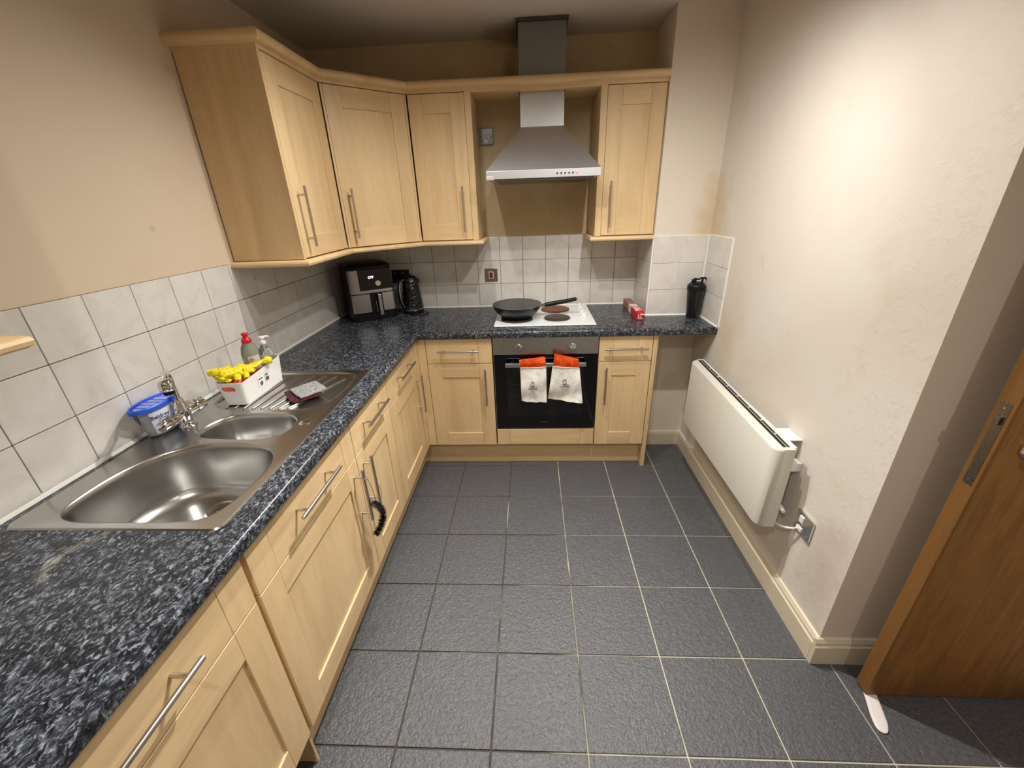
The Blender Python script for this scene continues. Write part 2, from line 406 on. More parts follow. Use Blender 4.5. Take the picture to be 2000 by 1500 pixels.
# ---------------------------------------------------------------- joinery builders (local frame: front face y=0 facing -y)
def bar_handle(parent, x0, z0, x1, z1, off=-.036, label=None):
    bm = B(); tube(bm, [(x0, off, z0), (x1, off, z1)], .006, 14)
    L = math.hypot(x1-x0, z1-z0)
    for t in (.14, .86):
        px, pz = x0+(x1-x0)*t, z0+(z1-z0)*t; tube(bm, [(px, off, pz), (px, .0, pz)], .0045, 10)
    return obj('handle', bm, HANDLE, parent, smooth=40, local=True, label=label)
def shaker(parent, name, x0, x1, z0, z1, sw=.08, rh=.085, handle=None, th=.019):
    """five piece door: recessed panel is the door mesh; stiles, rails and handle its children"""
    bm = B(); box(bm, x0+sw-.01, x1-sw+.01, .0065, th-.002, z0+rh-.01, z1-rh+.01)
    d = obj(name, bm, WV, parent, local=True)
    g = .0004
    for a, b in ((x0, x0+sw), (x1-sw, x1)):
        obj('stile', box(B(), a, b, 0, th, z0, z1, .0012), WV, d, local=True)
    for a, b in ((z0, z0+rh), (z1-rh, z1)):
        obj('rail', box(B(), x0+sw+g, x1-sw-g, .0003, th, a, b, .0009), WH, d, local=True)
    if handle: bar_handle(d, *handle)
    return d
def drawer(parent, x0, x1, z0, z1, sw=.08, handle=True, hl=.24, name='drawer'):
    bm = B(); box(bm, x0+sw+.0005, x1-sw-.0005, .0006, .019, z0, z1, .001); d = obj(name, bm, WH, parent, local=True)
    for a, b in ((x0, x0+sw), (x1-sw, x1)): obj('stile', box(B(), a, b, 0, .019, z0, z1, .0012), WV, d, local=True)
    if handle:
        c = (x0+x1)/2; zc = .80 if z0 > .5 else (z0+z1)/2; bar_handle(d, c-hl/2, zc, c+hl/2, zc)
    return d
def carcass(parent, x0, x1, dep, z0, z1, ftop=True, m=WC):
    bm = B(); t = .016; y0 = .0205
    for a, b in ((x0, x0+t), (x1-t, x1)): box(bm, a, b, y0, dep, z0, z1)
    box(bm, x0+t, x1-t, y0, dep, z0, z0+t); box(bm, x0+t, x1-t, dep-.008, dep, z0+t, z1)
    if ftop: box(bm, x0+t, x1-t, y0, dep, z1-t, z1)
    else: box(bm, x0+t, x1-t, y0, y0+.08, z1-t, z1)
    return obj('carcass', bm, m, parent, local=True)
def base_unit(label, loc, rz, wd, hside, dl=.238, carc=True, open_top=False, group='maple base units', dh=(.46, .69), hdl=None):
    u = thing('base_cabinet', label, 'cabinet', loc, rz, group); g = .0015
    carcass(u, .001, wd-.001, .555, .152, .866, not open_top)
    drawer(u, g, wd-g, .718, .8655, hl=dl)
    hx = .045 if hside == 'l' else wd-.045
    shaker(u, 'door', g, wd-g, .165, .7145, handle=(hx, dh[0], hx, dh[1]))
    return u
FYD = -.60   # door face plane, back run
FXD = .60    # door face plane, left run
base_unit('maple base cabinet with one drawer in the inner corner, left of the oven', (.648, FYD, 0), 0, .383, 'r')
base_unit('narrow maple base cabinet with drawer right of the oven', (1.6365, FYD, 0), 0, .2985, 'l')
L = PI/2
base_unit('maple base cabinet on the sink wall, farthest and next to the inner corner', (FXD, -1.150, 0), L, .488, 'r')
base_unit('narrow maple base cabinet under the draining board, second from the corner', (FXD, -1.549, 0), L, .3985, 'l', dl=.235)
base_unit('wide maple sink cabinet under the large bowl', (FXD, -2.136, 0), L, .5865, 'r', open_top=True)
base_unit('nearest maple unit on the sink wall, no plinth beneath its door', (FXD, -2.748, 0), L, .600, 'l', hdl=1, dl=.235)
# corner post (L shaped filler)
bm = B(); box(bm, .575, .6, -.6600, -.60, .165, .866, .001); box(bm, .6005, .6465, -.60, -.581, .165, .866, .001)
top(obj('corner_post', bm, WV, origin=(.6, -.6, .165)), 'slim maple filler post in the inner corner between the two cabinet runs', 'trim')
# plinths and end panels
bm = B(); box(bm, .5425, 1.937, -.545, -.529, .0, .152, .001); top(obj('plinth', bm, WH, origin=(1.2, -.54, 0)), 'long maple plinth board under the oven run', 'plinth')
bm = B(); box(bm, .525, .541, -2.13, -.53, .0, .152, .001); top(obj('plinth', bm, WD, origin=(.53, -1.3, 0)), 'maple plinth board under the sink run, in shadow', 'plinth')
bm = B(); box(bm, 1.9375, 1.9545, -.60, -.02, .0, .868, .001); box(bm, 1.9550, 1.962, -.60, -.345, 0, .868, .001)
top(obj('end_panel', bm, WV, origin=(1.95, -.3, 0)), 'maple end panel reaching the floor beside the open space at the right', 'panel')
bm = B(); box(bm, .03, .584, -2.1465, -2.1375, .0, .868, .001); top(obj('end_panel', bm, WV, origin=(.3, -2.142, 0)), 'maple support panel reaching the floor beside the sink cabinet', 'panel')

# worktop -----------------------------------------------------
bm = B()
nose = [(-.075, .8705), (-.006, .8705), (-.0015, .873), (0, .878), (0, .899), (-.0018, .9045), (-.006, .9085), (-.012, .91), (-.075, .91)]
sweep(bm, [(.62, -3.3), (.62, -.62), (RW-.001, -.62)], nose)
for a in ((.004, .0795, -3.3, -.001), (.0795, .545, -3.3, -2.105), (.0795, .545, -1.195, -.001)): box(bm, a[0], a[1], a[2], a[3], .8705, .91)
box(bm, .545, PX-.001, -.545, -.001, .8705, .91); box(bm, PX-.001, RW-.001, -.545, PY-.001, .8705, .91)
top(obj('worktop', bm, WORK, smooth=30, origin=(.3, -.3, .87)), 'blue-black speckled laminate worktop running round the corner', 'worktop')

# ---------------------------------------------------------------- wall cabinets
DL = .3104; ZU0, ZU1 = 1.3735, 2.0834
def wall_unit(label, loc, rz, wd, hside, sideL=0, sideR=0, dep=.305):
    u = thing('wall_cabinet', label, 'cabinet', loc, rz, 'maple wall units')
    carcass(u, .001, wd-.001, dep, ZU0, ZU1+.03)
    hx = .04 if hside == 'l' else wd-.04
    shaker(u, 'door', .0015, wd-.0015, ZU0+.002, ZU1, sw=.075, rh=.085, handle=(hx, 1.418, hx, 1.652))
    for s in (0, 1):
        t = sideR if s else sideL
        if t:
            a, b = (wd, wd+t) if s else (-t, 0)
            obj('end_panel', box(B(), a, b, 0, dep, ZU0-.002, ZU1+.012, .001), WV, u, local=True)
    return u
wall_unit('maple wall cabinet on the sink wall with its tall side panel in view', (DL, -1.0394, 0), L, .430, 'l', sideL=.018)
wall_unit('narrow maple wall cabinet left of the extractor hood', (.6334, -DL, 0), 0, .2955, 'r', sideR=.033)
wall_unit('narrow maple wall cabinet right of the extractor hood', (1.6575, -DL, 0), 0, .2955, 'l', sideL=.034)
# diagonal corner unit
ax, ay, bx_, by_ = DL+.004, -.6035, .6285, -DL-.004
dw = math.hypot(bx_-ax, by_-ay); ang = math.atan2(by_-ay, bx_-ax)
u = thing('wall_cabinet', 'diagonal maple corner wall cabinet', 'cabinet', (ax, ay, 0), ang, 'maple wall units')
shaker(u, 'door', .012, dw-.012, ZU0+.002, ZU1, sw=.078, rh=.085, handle=(.05, 1.418, .05, 1.652))
bm = B()
pts = [(.012, -.605), (.30, -.605), (.624, -.300), (.624, -.012), (.012, -.012)]
for z0, z1 in ((ZU0, ZU0+.016), (ZU1+.014, ZU1+.03)):
    a = [bm.verts.new((x, y, z0)) for x, y in pts]; b = [bm.verts.new((x, y, z1)) for x, y in pts]
    bm.faces.new(a); bm.faces.new(b)
    for k in range(5): bm.faces.new((a[k], a[(k+1) % 5], b[(k+1) % 5], b[k]))
box(bm, .01, .018, -.605, -.01, ZU0, ZU1+.03); box(bm, .018, .62, -.018, -.01, ZU0, ZU1+.03)
bmesh.ops.translate(bm, verts=bm.verts, vec=(-ax, -ay, 0)); rot_bm(bm, -ang)
obj('carcass', bm, WC, u, local=True)
# corner strips beside the diagonal door
for a_, b_ in ((0, .0105), (dw-.0105, dw)): obj('filler_strip', box(B(), a_, b_, 0, .018, ZU0, ZU1), WV, u, local=True)

# cornice and light rails: mitred mouldings
corn = [(-.02, ZU1+.003), (.002, ZU1+.003), (.002, ZU1+.015), (.006, ZU1+.018), (.018, ZU1+.019), (.027, ZU1+.024), (.032, ZU1+.033), (.032, ZU1+.041), (.027, ZU1+.049), (.018, ZU1+.054), (-.02, ZU1+.054)]
cpath = [(.0, -1.0574), (DL, -1.0574), (DL, -.6075), (.6325, -DL), (PX-.002, -DL)]
top(obj('cornice', sweep(B(), cpath, corn), WH, smooth=35, origin=(.5, -.4, ZU1)), 'maple cornice moulding along the top of the wall cabinets', 'moulding')
rail = [(-.018, ZU0-.004), (.026, ZU0-.004), (.033, ZU0-.008), (.036, ZU0-.015), (.034, ZU0-.023), (.026, ZU0-.028), (-.018, ZU0-.028)]
top(obj('light_rail', sweep(B(), [(.0, -1.0584), (DL, -1.0584), (DL, -.6075), (.6325, -DL), (.956, -DL), (.956, -.009)], rail), WH, smooth=35, origin=(.5, -.4, ZU0-.02)),
    'long maple light rail under the cabinets left of the hood, turning the corner', 'moulding', 'light rails under the wall cabinets')
top(obj('light_rail', sweep(B(), [(1.631, -.009), (1.631, -DL), (PX-.008, -DL)], rail), WH, smooth=35, origin=(1.8, -.3, ZU0-.02)),
    'short maple light rail under the cabinet right of the hood', 'moulding', 'light rails under the wall cabinets')
# bridging board over the hood, with a cut-out for the flue
bm = B(); z0, z1 = ZU1-.002, ZU1+.016
for a in ((.964, 1.209, -DL, -.03), (1.449, 1.622, -DL, -.03), (1.209, 1.449, -DL, -.269)): box(bm, a[0], a[1], a[2], a[3], z0, z1)
top(obj('bridging_board', bm, WH, origin=(1.3, -.2, z0)), 'maple board bridging the gap above the hood between the wall cabinets', 'panel')
# near left wall cabinet, only the end of its rail reaches the picture
u = thing('wall_cabinet', 'wall cabinet at the left edge of the photo, only its rail end seen', 'cabinet', (DL, -3.15, 0), L, 'maple wall units')
NY = 1.0  # length
carcass(u, .001, NY-.02, .305, ZU0, ZU1+.03)
shaker(u, 'door', .0015, .4885, ZU0+.002, ZU1, sw=.075, handle=(.44, 1.418, .44, 1.652)); shaker(u, 'door', .4915, NY-.022, ZU0+.002, ZU1, sw=.075, handle=(.54, 1.418, .54, 1.652))
obj('end_panel', box(B(), NY-.018, NY, 0, .305, ZU0-.002, ZU1+.012, .001), WV, u, local=True)
bm2 = B(); sweep(bm2, [(DL, -3.15), (DL, -2.15), (.0, -2.15)], rail)
top(obj('light_rail', bm2, WH, smooth=35, origin=(.3, -2.3, ZU0-.02)), 'rounded end of a maple light rail poking in at the left edge', 'moulding', 'light rails under the wall cabinets')

# ---------------------------------------------------------------- extractor hood
u = thing('extractor_hood', 'stainless steel chimney extractor hood over the hob', 'hood', (1.327, -.25, 1.67))
X0, X1, HZ = 1.039, 1.614, 1.672
bm = B(); box(bm, X0, X1, -.5, -.004, HZ, HZ+.037, .001); obj('lip', bm, STEEL_H, u)
bm = B()
a = [bm.verts.new(v) for v in ((X0+.001, -.499, HZ+.0375), (X1-.001, -.499, HZ+.0375), (X1-.001, -.004, HZ+.0375), (X0+.001, -.004, HZ+.0375))]
b = [bm.verts.new(v) for v in ((1.211, -.268, 1.925), (1.446, -.268, 1.925), (1.446, -.004, 1.925), (1.211, -.004, 1.925))]
for k in range(4): bm.faces.new((a[k], a[(k+1) % 4], b[(k+1) % 4], b[k]))
bm.faces.new(a); bm.faces.new(b); obj('canopy', bm, STEEL_H, u)
obj('flue', box(B(), 1.2135, 1.4435, -.264, -.004, 1.9255, 2.2, .001), STEEL_H, u)
obj('upper_flue', box(B(), 1.2100, 1.4475, -.2675, -.004, 2.106, 2.365, .001), steel('dull_flue_steel', .25, .5, (1, 1, 30), .05, .004), u, label='duller upper section of the flue above the board')
obj('ceiling_collar', box(B(), 1.2, 1.457, -.278, -.004, 2.366, 2.379, .001), mat('dark_collar', sr(70, 62, 54), .6), u)
bm = B(); box(bm, X0+.04, X1-.03, -.488, -.03, HZ-.008, HZ-.0005, .001)
for k in range(26): box(bm, X0+.05+k*.019, X0+.06+k*.019, -.47, -.06, HZ-.010, HZ-.0075)
obj('grease_filter', bm, AGED, u)
obj('corner_cap', box(B(), X0, X0+.04, -.5012, -.47, HZ-.004, HZ+.014, .002), mat('clear_cap', sr(200, 180, 165), .2), u)
for k in range(6):
    cx = 1.397+k*.0195
    bm = B(); lathe(bm, [(.0052, -.5), (.0052, -.5035), (.004, -.5052), (.0005, -.5055)], (cx, 0, HZ+.019), 14, ax='y')
    if k < 5: obj('push_button', bm, CHROME, u, smooth=40)
    else:
        me = mat('indicator_glow', sr(230, 120, 110), .4, Emission_Color=(1, .25, .2, 1), Emission_Strength=1.2)
        obj('indicator_light', bm, me, u, smooth=40, label='pink glowing indicator light')

# ---------------------------------------------------------------- switches and sockets
def plate(name, label, cat, cx, cz, m, s=.086):
    u = thing(name, label, cat, (cx, -.007, cz)); obj('face_plate', box(B(), cx-s/2, cx+s/2, -.014, -.0075 if cz < 1.36 else -.0002, cz-s/2, cz+s/2, .003), m, u); return u
u = plate('fused_switch', 'square tarnished metal fused spur high beside the hood', 'switch', 1.003, 1.923, AGED)
obj('rocker', box(B(), .994, 1.011, -.019, -.0142, 1.930, 1.960, .002), WHITEP, u, label='white rocker')
obj('fuse_carrier', box(B(), .990, 1.015, -.0175, -.0142, 1.890, 1.908, .001), WHITEP, u)
for x, z in ((.972, 1.923), (1.034, 1.923), (.980, 1.899)): obj('screw', lathe(B(), [(.003, -.0142), (.0028, -.0155)], (x, 0, z), 10, ax='y'), DARK, u)
u = plate('cooker_switch', 'brown tarnished plate with red cooker switch on the tiles', 'switch', .9925, 1.1245, AGED)
obj('bezel', box(B(), .9765, 1.0085, -.0175, -.0142, 1.1010, 1.1470, .0015), WHITEP, u, label='white surround')
obj('rocker', box(B(), .981, 1.004, -.0215, -.0176, 1.1055, 1.1425, .002), mat('dark_red_rocker', sr(140, 8, 20), .3), u, label='dark red rocker')
for x in (.962, 1.023): obj('screw', lathe(B(), [(.003, -.0142), (.0028, -.0155)], (x, 0, 1.1245), 10, ax='y'), DARK, u)
u = thing('double_socket', 'dark double socket behind the kettle on the back tiles', 'socket', (.365, -.007, 1.13))
obj('face_plate', box(B(), .292, .438, -.015, -.0075, 1.088, 1.174, .003), mat('dark_socket', sr(52, 46, 40), .3, .6), u)
for x in (.335, .385): obj('rocker', box(B(), x, x+.018, -.019, -.0152, 1.146, 1.16, .001), mat('grey_rocker', sr(96, 92, 88), .4), u)
u2 = thing('plug', 'black plug pushed into the socket behind the kettle', 'plug', (.41, -.0152, 1.115))
obj('plug_body', box(B(), .388, .432, -.052, -.0155, 1.094, 1.140, .006), BLACK, u2)
obj('cord', tube(B(), smooth_path([(.41, -.035, 1.094), (.41, -.04, 1.05), (.39, -.035, .98), (.37, -.06, .922), (.35, -.10, .915)]), .003, 8), BLACK, u2)

# heater outlet on the right wall
u = thing('heater_switch', 'chrome fused outlet low on the right wall beside the heater', 'switch', (RW, -1.585, .435))
obj('face_plate', box(B(), RW-.012, RW-.0002, -1.630, -1.541, .391, .478, .003), CHROME, u)
obj('rocker', box(B(), RW-.016, RW-.0122, -1.588, -1.566, .437, .466, .002), WHITEP, u, label='white rocker')
obj('fuse_carrier', box(B(), RW-.016, RW-.0122, -1.592, -1.562, .401, .419, .002), WHITEP, u)

# ---------------------------------------------------------------- wall heater
u = thing('wall_heater', 'long white electric panel heater on the right wall', 'heater', (2.18, -1.08, .36))
XF, XK = 2.13, 2.222
def heater_shell(u):
    bm = B(); sl = .0
    prof = [(XF+.03, 0), (XF+.006, .0), (XF, .012), (XF, 1-.03), (XF+.004, 1-.012), (XF+.016, 1.0), (XF+.034, 1.0)]
    rings = []
    import math as _m
    E_ = [(-.655-.035*(1-_m.cos(a)), .035*(1-_m.sin(a))) for a in [PI/2*k/6 for k in range(7)]]
    E_ = [(y, ins) for y, ins in E_] + [(-1.518+.035*(1-_m.sin(a)), .035*(1-_m.cos(a))) for a in [PI/2*k/6 for k in range(7)]]
    for y, inset in E_:
        tt = (y+.655)/(-1.518+.655); zb, zt = .371-.009*tt, .742-.024*tt
        rings.append([bm.verts.new((min(x+inset, XK), y, zb+(zt-zb)*h)) for x, h in prof] + [bm.verts.new((XK-.02, y, zt)), bm.verts.new((XK-.02, y, zb))])
    for A, C in zip(rings, rings[1:]):
        m = len(A)
        for k in range(m): bm.faces.new((A[k], A[(k+1) % m], C[(k+1) % m], C[k]))
    bm.faces.new(rings[0]); bm.faces.new(rings[-1]); return bm
obj('casing', heater_shell(u), RADM, u, smooth=40)
def slope_box(bm, x0, x1, y0, y1, h0, h1):
    vs = []
    for y in (y0, y1):
        t = (y+.655)/(-1.518+.655); zt = .742+(.718-.742)*t
        vs.append([bm.verts.new((x, y, zt+h)) for x, h in ((x0, h0), (x1, h0), (x1, h1), (x0, h1))])
    for k in range(4): bm.faces.new((vs[0][k], vs[0][(k+1) % 4], vs[1][(k+1) % 4], vs[1][k]))
    bm.faces.new(vs[0]); bm.faces.new(vs[1]); return bm
obj('air_slot', slope_box(B(), XF+.036, XF+.048, -.668, -1.500, -.004, .0012), DARK, u, label='black air slot')
obj('air_slot', slope_box(B(), XF+.052, XF+.060, -.668, -1.500, -.004, .0012), DARK, u, label='black air slot')
bm = B()
for k in range(7): box(bm, XF+.051, XF+.0606, -.78-k*.105-.006, -.78-k*.105, .715+.01*(1-k/6)-.02, .7245+.0155*(1-k/6), 0)
obj('slot_bridge', bm, RADM, u)
obj('back_plate', box(B(), XK-.0195, XK-.004, -1.50, -.68, .37, .716, .002), WHITEP, u)
bm = B(); box(bm, XK-.003, RW-.0005, -1.485, -1.440, .60, .635, .001); box(bm, XK-.003, RW-.0005, -.80, -.76, .60, .635, .001)
obj('bracket', bm, WHITEP, u)
bm = B(); box(bm, XK-.003, RW-.0005, -1.45, -1.36, .712, .7165, .001); obj('top_clamp', bm, WHITEP, u)
bm = B(); lathe(bm, [(.010, -1.50), (.010, -1.515), (.007, -1.522), (.007, -1.532)], (2.212, 0, .45), 12, ax='y'); obj('thermostat_knob', bm, WHITEP, u, smooth=40)
cab = smooth_path([(2.212, -1.44, .375), (2.215, -1.49, .365), (2.225, -1.53, .375), (2.243, -1.562, .395), (2.2475, -1.573, .41)])
obj('cord', tube(B(), cab, .0042, 10), WHITEP, u, smooth=60)

# ---------------------------------------------------------------- oven
u = thing('oven', 'built-in electric oven with steel control panel and black glass door', 'oven', (1.334, -.6, .27))
OX0, OX1 = 1.0365, 1.6325
obj('body', box(B(), OX0+.02, OX1-.02, -.575, -.06, .285, .86), mat('grey_oven_box', sr(60, 60, 60), .5, .5), u)
obj('control_panel', box(B(), OX0, OX1, -.603, -.5755, .766, .8695, .0015), steel('brushed_steel_panel', .50, .3, (50, 1, 1), .06, .006), u, label='brushed steel control panel')
dr = obj('oven_door', box(B(), OX0+.003, OX1-.003, -.602, -.5755, .285, .763, .002), BLACKG, u, label='black glass oven door')
obj('window', box(B(), 1.112, 1.556, -.6028, -.6021, .375, .695), WINDOW, dr, label='dark inner window')
bm = B()
for z in (.58, .505): box(bm, 1.13, 1.54, -.6032, -.6029, z, z+.0015)
obj('rack_line', bm, mat('rack_grey', sr(62, 62, 60), .4), dr)
obj('side_trim', box(B(), OX0+.0005, OX0+.0028, -.603, -.5755, .285, .763), CHROME, dr)
bm = B()
for k in range(9): box(bm, 1.308+k*.0052, 1.3115+k*.0052, -.6028, -.6021, .325, .3285)
obj('badge', bm, mat('faint_badge', sr(90, 92, 96), .3), dr)
bm = B(); box(bm, 1.107, 1.562, -.650, -.638, .706, .730, .0025); obj('handle', bm, mat('satin_steel_bar', (.6, .6, .58, 1), .3, 1), dr)
bm = B()
for x in (1.135, 1.52): box(bm, x, x+.02, -.638, -.602, .710, .726, .002)
obj('handle_mount', bm, BLACK, dr)
for kx, angk in ((1.183, 0), (1.487, 0)):
    bm = B(); lathe(bm, [(.0215, -.6031), (.0215, -.607), (.019, -.609), (.0185, -.627), (.0165, -.6295), (.0005, -.6298)], (kx, 0, .809), 28, ax='y'); kb = obj('knob', bm, CHROME, u, smooth=35)
    obj('pointer', box(B(), kx-.0012, kx+.0012, -.6304, -.6299, .811, .824), DARK, kb)
    bm = B()
    for q in range(9):
        a = PI*(-.15+q*1.3/8)+.0; mx, mz = kx+.033*math.cos(a), .809+.031*math.sin(a); box(bm, mx-.003, mx+.003, -.6036, -.6031, mz-.0014, mz+.0014)
    obj('dial_mark', bm, DARK, u, kind='stuff')
# oven housing with lower filler front
u = thing('oven_housing', 'maple filler front of three pieces below the oven', 'cabinet', (1.0355, FYD, 0))
drawer(u, .0015, .5965, .166, .2745, handle=False, name='filler_front')
bm = B()
for a in ((-.0005, .0155), (.5815, .598)): box(bm, a[0], a[1], .022, .555, .152, .280)
box(bm, .0155, .5815, .022, .555, .152, .168); box(bm, .0155, .5815, .022, .5, .268, .280); obj('carcass', bm, WC, u, local=True)

# ---------------------------------------------------------------- hob
u = thing('electric_hob', 'white four-plate electric hob set in the worktop', 'hob', (1.33, -.28, .91))
obj('hob_plate', box(B(), 1.042, 1.628, -.531, -.045, .9105, .9185, .0035), WHITE, u)
PLM = mat('cast_iron_plate', sr(58, 48, 42), .45)
PLR = mat('rusty_plate', sr(112, 70, 42), .55)
for px_, py_, pr, mm, lb in ((1.170, -.395, .096, PLM, 'large cast plate under the pan'), (1.175, -.165, .075, PLM, None), (1.412, -.178, .09, PLR, 'rust-brown cast plate'), (1.412, -.392, .076, PLM, None)):
    bm = B(); lathe(bm, [(pr+.006, .9186), (pr+.006, .9215), (pr+.002, .9225), (pr, .9222)], (px_, py_, 0), 40); obj('plate_ring', bm, CHROME, u, smooth=40)
    bm = B(); lathe(bm, [(pr, .9187), (pr, .9268), (pr-.004, .9282), (pr*.35, .9282), (pr*.33, .9265), (.001, .9265)], (px_, py_, 0), 40); obj('hot_plate', bm, mm, u, smooth=30, label=lb)
obj('knob_panel', box(B(), 1.516, 1.613, -.395, -.07, .9186, .9206, .001), WHITE, u)
for ky in (-.115, -.195, -.275, -.355):
    bm = B(); lathe(bm, [(.020, .9207), (.0195, .924), (.016, .927), (.015, .94), (.013, .9425), (.001, .943)], (1.575, ky, 0), 24); box(bm, 1.5725, 1.5775, ky-.014, ky+.014, .9425, .948, .001)
    obj('knob', bm, WHITEP, u, smooth=40)
    obj('dial_mark', box(B(), 1.546, 1.550, ky-.004, ky+.004, .9206, .9210), DARK, u)

# ---------------------------------------------------------------- frying pan
u = thing('frying_pan', 'deep black non-stick pan with speckled inside on the front left plate', 'pan', (1.172, -.375, .9286))
pc = (1.172, -.372, .9287)
sp_m = mat('speckled_nonstick', sr(28, 29, 31), .3); t = NT(sp_m); v = t.coord(); n = t.noise(v, 160, 2, .5)
t.l(t.ramp(n, [(.66, sr(26, 27, 29)), (.72, sr(120, 120, 124))]), t.b.inputs['Base Color'])
bm = B(); lathe(bm, [(.001, 0), (.088, 0), (.094, .003), (.104, .018), (.122, .032), (.139, .055), (.1455, .074), (.1475, .078), (.1455, .0795)], pc, 56)
lathe(bm, [(.1452, .0796), (.143, .077), (.136, .056), (.119, .034), (.100, .019), (.09, .006), (.001, .005)], pc, 56, mi=1)
obj('bowl', bm, [BLACKM, sp_m], u, smooth=35)
bm = B(); lathe(bm, [(.1478, .0775), (.1482, .0795), (.1465, .0808), (.1448, .0798), (.1462, .0786)], pc, 56); obj('rim', bm, mat('pale_rim', (.7, .69, .66, 1), .25, 1), u, smooth=50)
hd = Vector((1, .16, 0)).normalized(); c0 = Vector(pc)
def hp(d, z): return tuple(c0 + hd*d + Vector((0, 0, z)))
obj('ferrule', tube(B(), [hp(.143, .060), hp(.172, .062)], [.011, .009], 14), CHROME, u, smooth=40, label='steel collar of the handle')
bm = B(); tube(bm, smooth_path([hp(.168, .062), hp(.20, .066), hp(.25, .072), hp(.31, .079), hp(.352, .086), hp(.368, .087)], 5), [.0115]*3+[.0130]*10+[.0125]*6+[.0115]*4+[.009, .006, .003], 14)
obj('handle', bm, BLACK, u, smooth=50)

# ---------------------------------------------------------------- oven gloves
def glove_mat():
    m = mat('grey_suede', sr(206, 200, 186), .9); t = NT(m); v = t.coord(rnd=True)
    a = t.noise(v, 22, 5, .65, .8); c = t.ramp(a, [(.3, sr(196, 194, 184)), (.45, sr(236, 234, 226)), (.62, sr(250, 248, 240))])
    t.l(c, t.b.inputs['Base Color']); t.bump(t.noise(v, 60, 4, .6), .3, .003); return m
def orange_mat():
    m = mat('orange_suede', sr(206, 78, 24), .85, Specular_IOR_Level=.15); t = NT(m); v = t.coord(rnd=True)
    a = t.noise(v, 30, 5, .65, .6); t.l(t.ramp(a, [(.3, sr(140, 40, 8)), (.5, sr(188, 66, 18)), (.7, sr(214, 92, 36))]), t.b.inputs['Base Color']); t.bump(a, .3, .003); return m
GREY, ORANGE, THREAD = glove_mat(), orange_mat(), mat('cream_piping', sr(226, 216, 196), .8)
def glove(label, L0, R0, L1, R1, L2, R2, seed, yoff=0):
    """L/R: (x, z) of left and right edges at top, seam and bottom; hangs over the bar, back half behind it"""
    u = thing('oven_glove', label, 'glove', ((L0[0]+R0[0])/2, -.66, L2[1]), 0, 'leather oven gloves over the oven handle')
    rnd = random.Random(seed); ph = [rnd.uniform(0, 6) for _ in range(6)]
    def wob(s, t): return .005*math.sin(5*s+ph[0]+3*t)+.004*math.sin(9*t+ph[1]+4*s)+.002*math.sin(17*s+ph[2]+9*t)
    def sheet(rowsL, rowsR, y_of, nu=14, nv=12, th=.005):
        bm = B(); vs = []
        for lay in (0, 1):
            g = []
            for j in range(nv+1):
                t_ = j/nv; r = []
                for i in range(nu+1):
                    s = i/nu; l = Vector(rowsL[0]).lerp(Vector(rowsL[1]), t_); q = Vector(rowsR[0]).lerp(Vector(rowsR[1]), t_)
                    p = l.lerp(q, s); bow = (s-.5)**2*4
                    y = y_of(t_, s) + (th if lay else 0)*(1) + bow*.006
                    if lay and (i in (0, nu)): y -= th*.8
                    r.append(bm.verts.new((p.x, y, p.y)))
                g.append(r)
            vs.append(g)
        for lay in (0, 1):
            g = vs[lay]
            for j in range(nv):
                for i in range(nu): bm.faces.new((g[j][i], g[j][i+1], g[j+1][i+1], g[j+1][i]))
        for j in range(nv):
            for i in (0, nu): bm.faces.new((vs[0][j][i], vs[0][j+1][i], vs[1][j+1][i], vs[1][j][i]))
        for i in range(nu):
            for j in (0, nv): bm.faces.new((vs[0][j][i], vs[0][j][i+1], vs[1][j][i+1], vs[1][j][i]))
        return bm
    Y0 = -.672+yoff
    # cuff front, rolling over the bar
    cf = lambda t, s: (-.652+yoff) + (Y0+.652-yoff)*math.sin(min(1, t*1.6)*PI/2) + wob(s, 0)*.4*t
    obj('cuff', sheet((L0, L1), (R0, R1), cf), ORANGE, u, smooth=60, label='orange suede cuff')
    cb = lambda t, s: (-.640) + .016*math.sin(min(1, t*2)*PI/2)
    dz = .012
    obj('cuff', sheet(((L0[0]+.01, L0[1]-.002), (L1[0]+.012, L1[1]-.03)), ((R0[0]-.006, R0[1]-.002), (R1[0]-.006, R1[1]-.03)), cb, 10, 6, .004), ORANGE, u, smooth=60, label='orange back of the cuff behind the bar')
    bf = lambda t, s: Y0 + wob(s, t)*(t*1.3+.1) - .006*math.sin(PI*min(1, t*1.1)) + .012*t
    obj('palm', sheet((L1, L2), (R1, R2), bf, 18, 20, .009), GREY, u, smooth=60)
    bb = lambda t, s: -.6225 + .004*math.sin(PI*s)
    obj('palm', sheet(((L1[0]+.012, L1[1]-.03), (L2[0]+.004, L2[1]+.004)), ((R1[0]-.006, R1[1]-.03), (R2[0]-.002, R2[1]+.004)), bb, 10, 10, .006), GREY, u, smooth=60)
    # piping along the seam and down the sides
    pp = [(L1[0]+(R1[0]-L1[0])*s, cf(1, s)-.003+((s-.5)**2*4)*.006, L1[1]+(R1[1]-L1[1])*s) for s in [k/10 for k in range(11)]]
    obj('piping', tube(B(), pp, .0022, 8), THREAD, u, smooth=60, label='cream seam piping')
    for e0, e1, ss in ((L1, L2, 0), (R1, R2, 1)):
        pp = [(e0[0]+(e1[0]-e0[0])*t, bf(t, ss)+.009, e0[1]+(e1[1]-e0[1])*t) for t in [k/12 for k in range(13)]]
        obj('piping', tube(B(), pp, .0024, 8), THREAD, u, smooth=60, label='cream side piping')
    # printed mark
    mx = (L1[0]+R1[0]+L2[0]+R2[0])/4-.006; mz = L1[1]*.50+L2[1]*.50
    yb = bf(.5, .5)-.003
    INK = mat('dark_blue_ink', sr(44, 50, 84), .8)
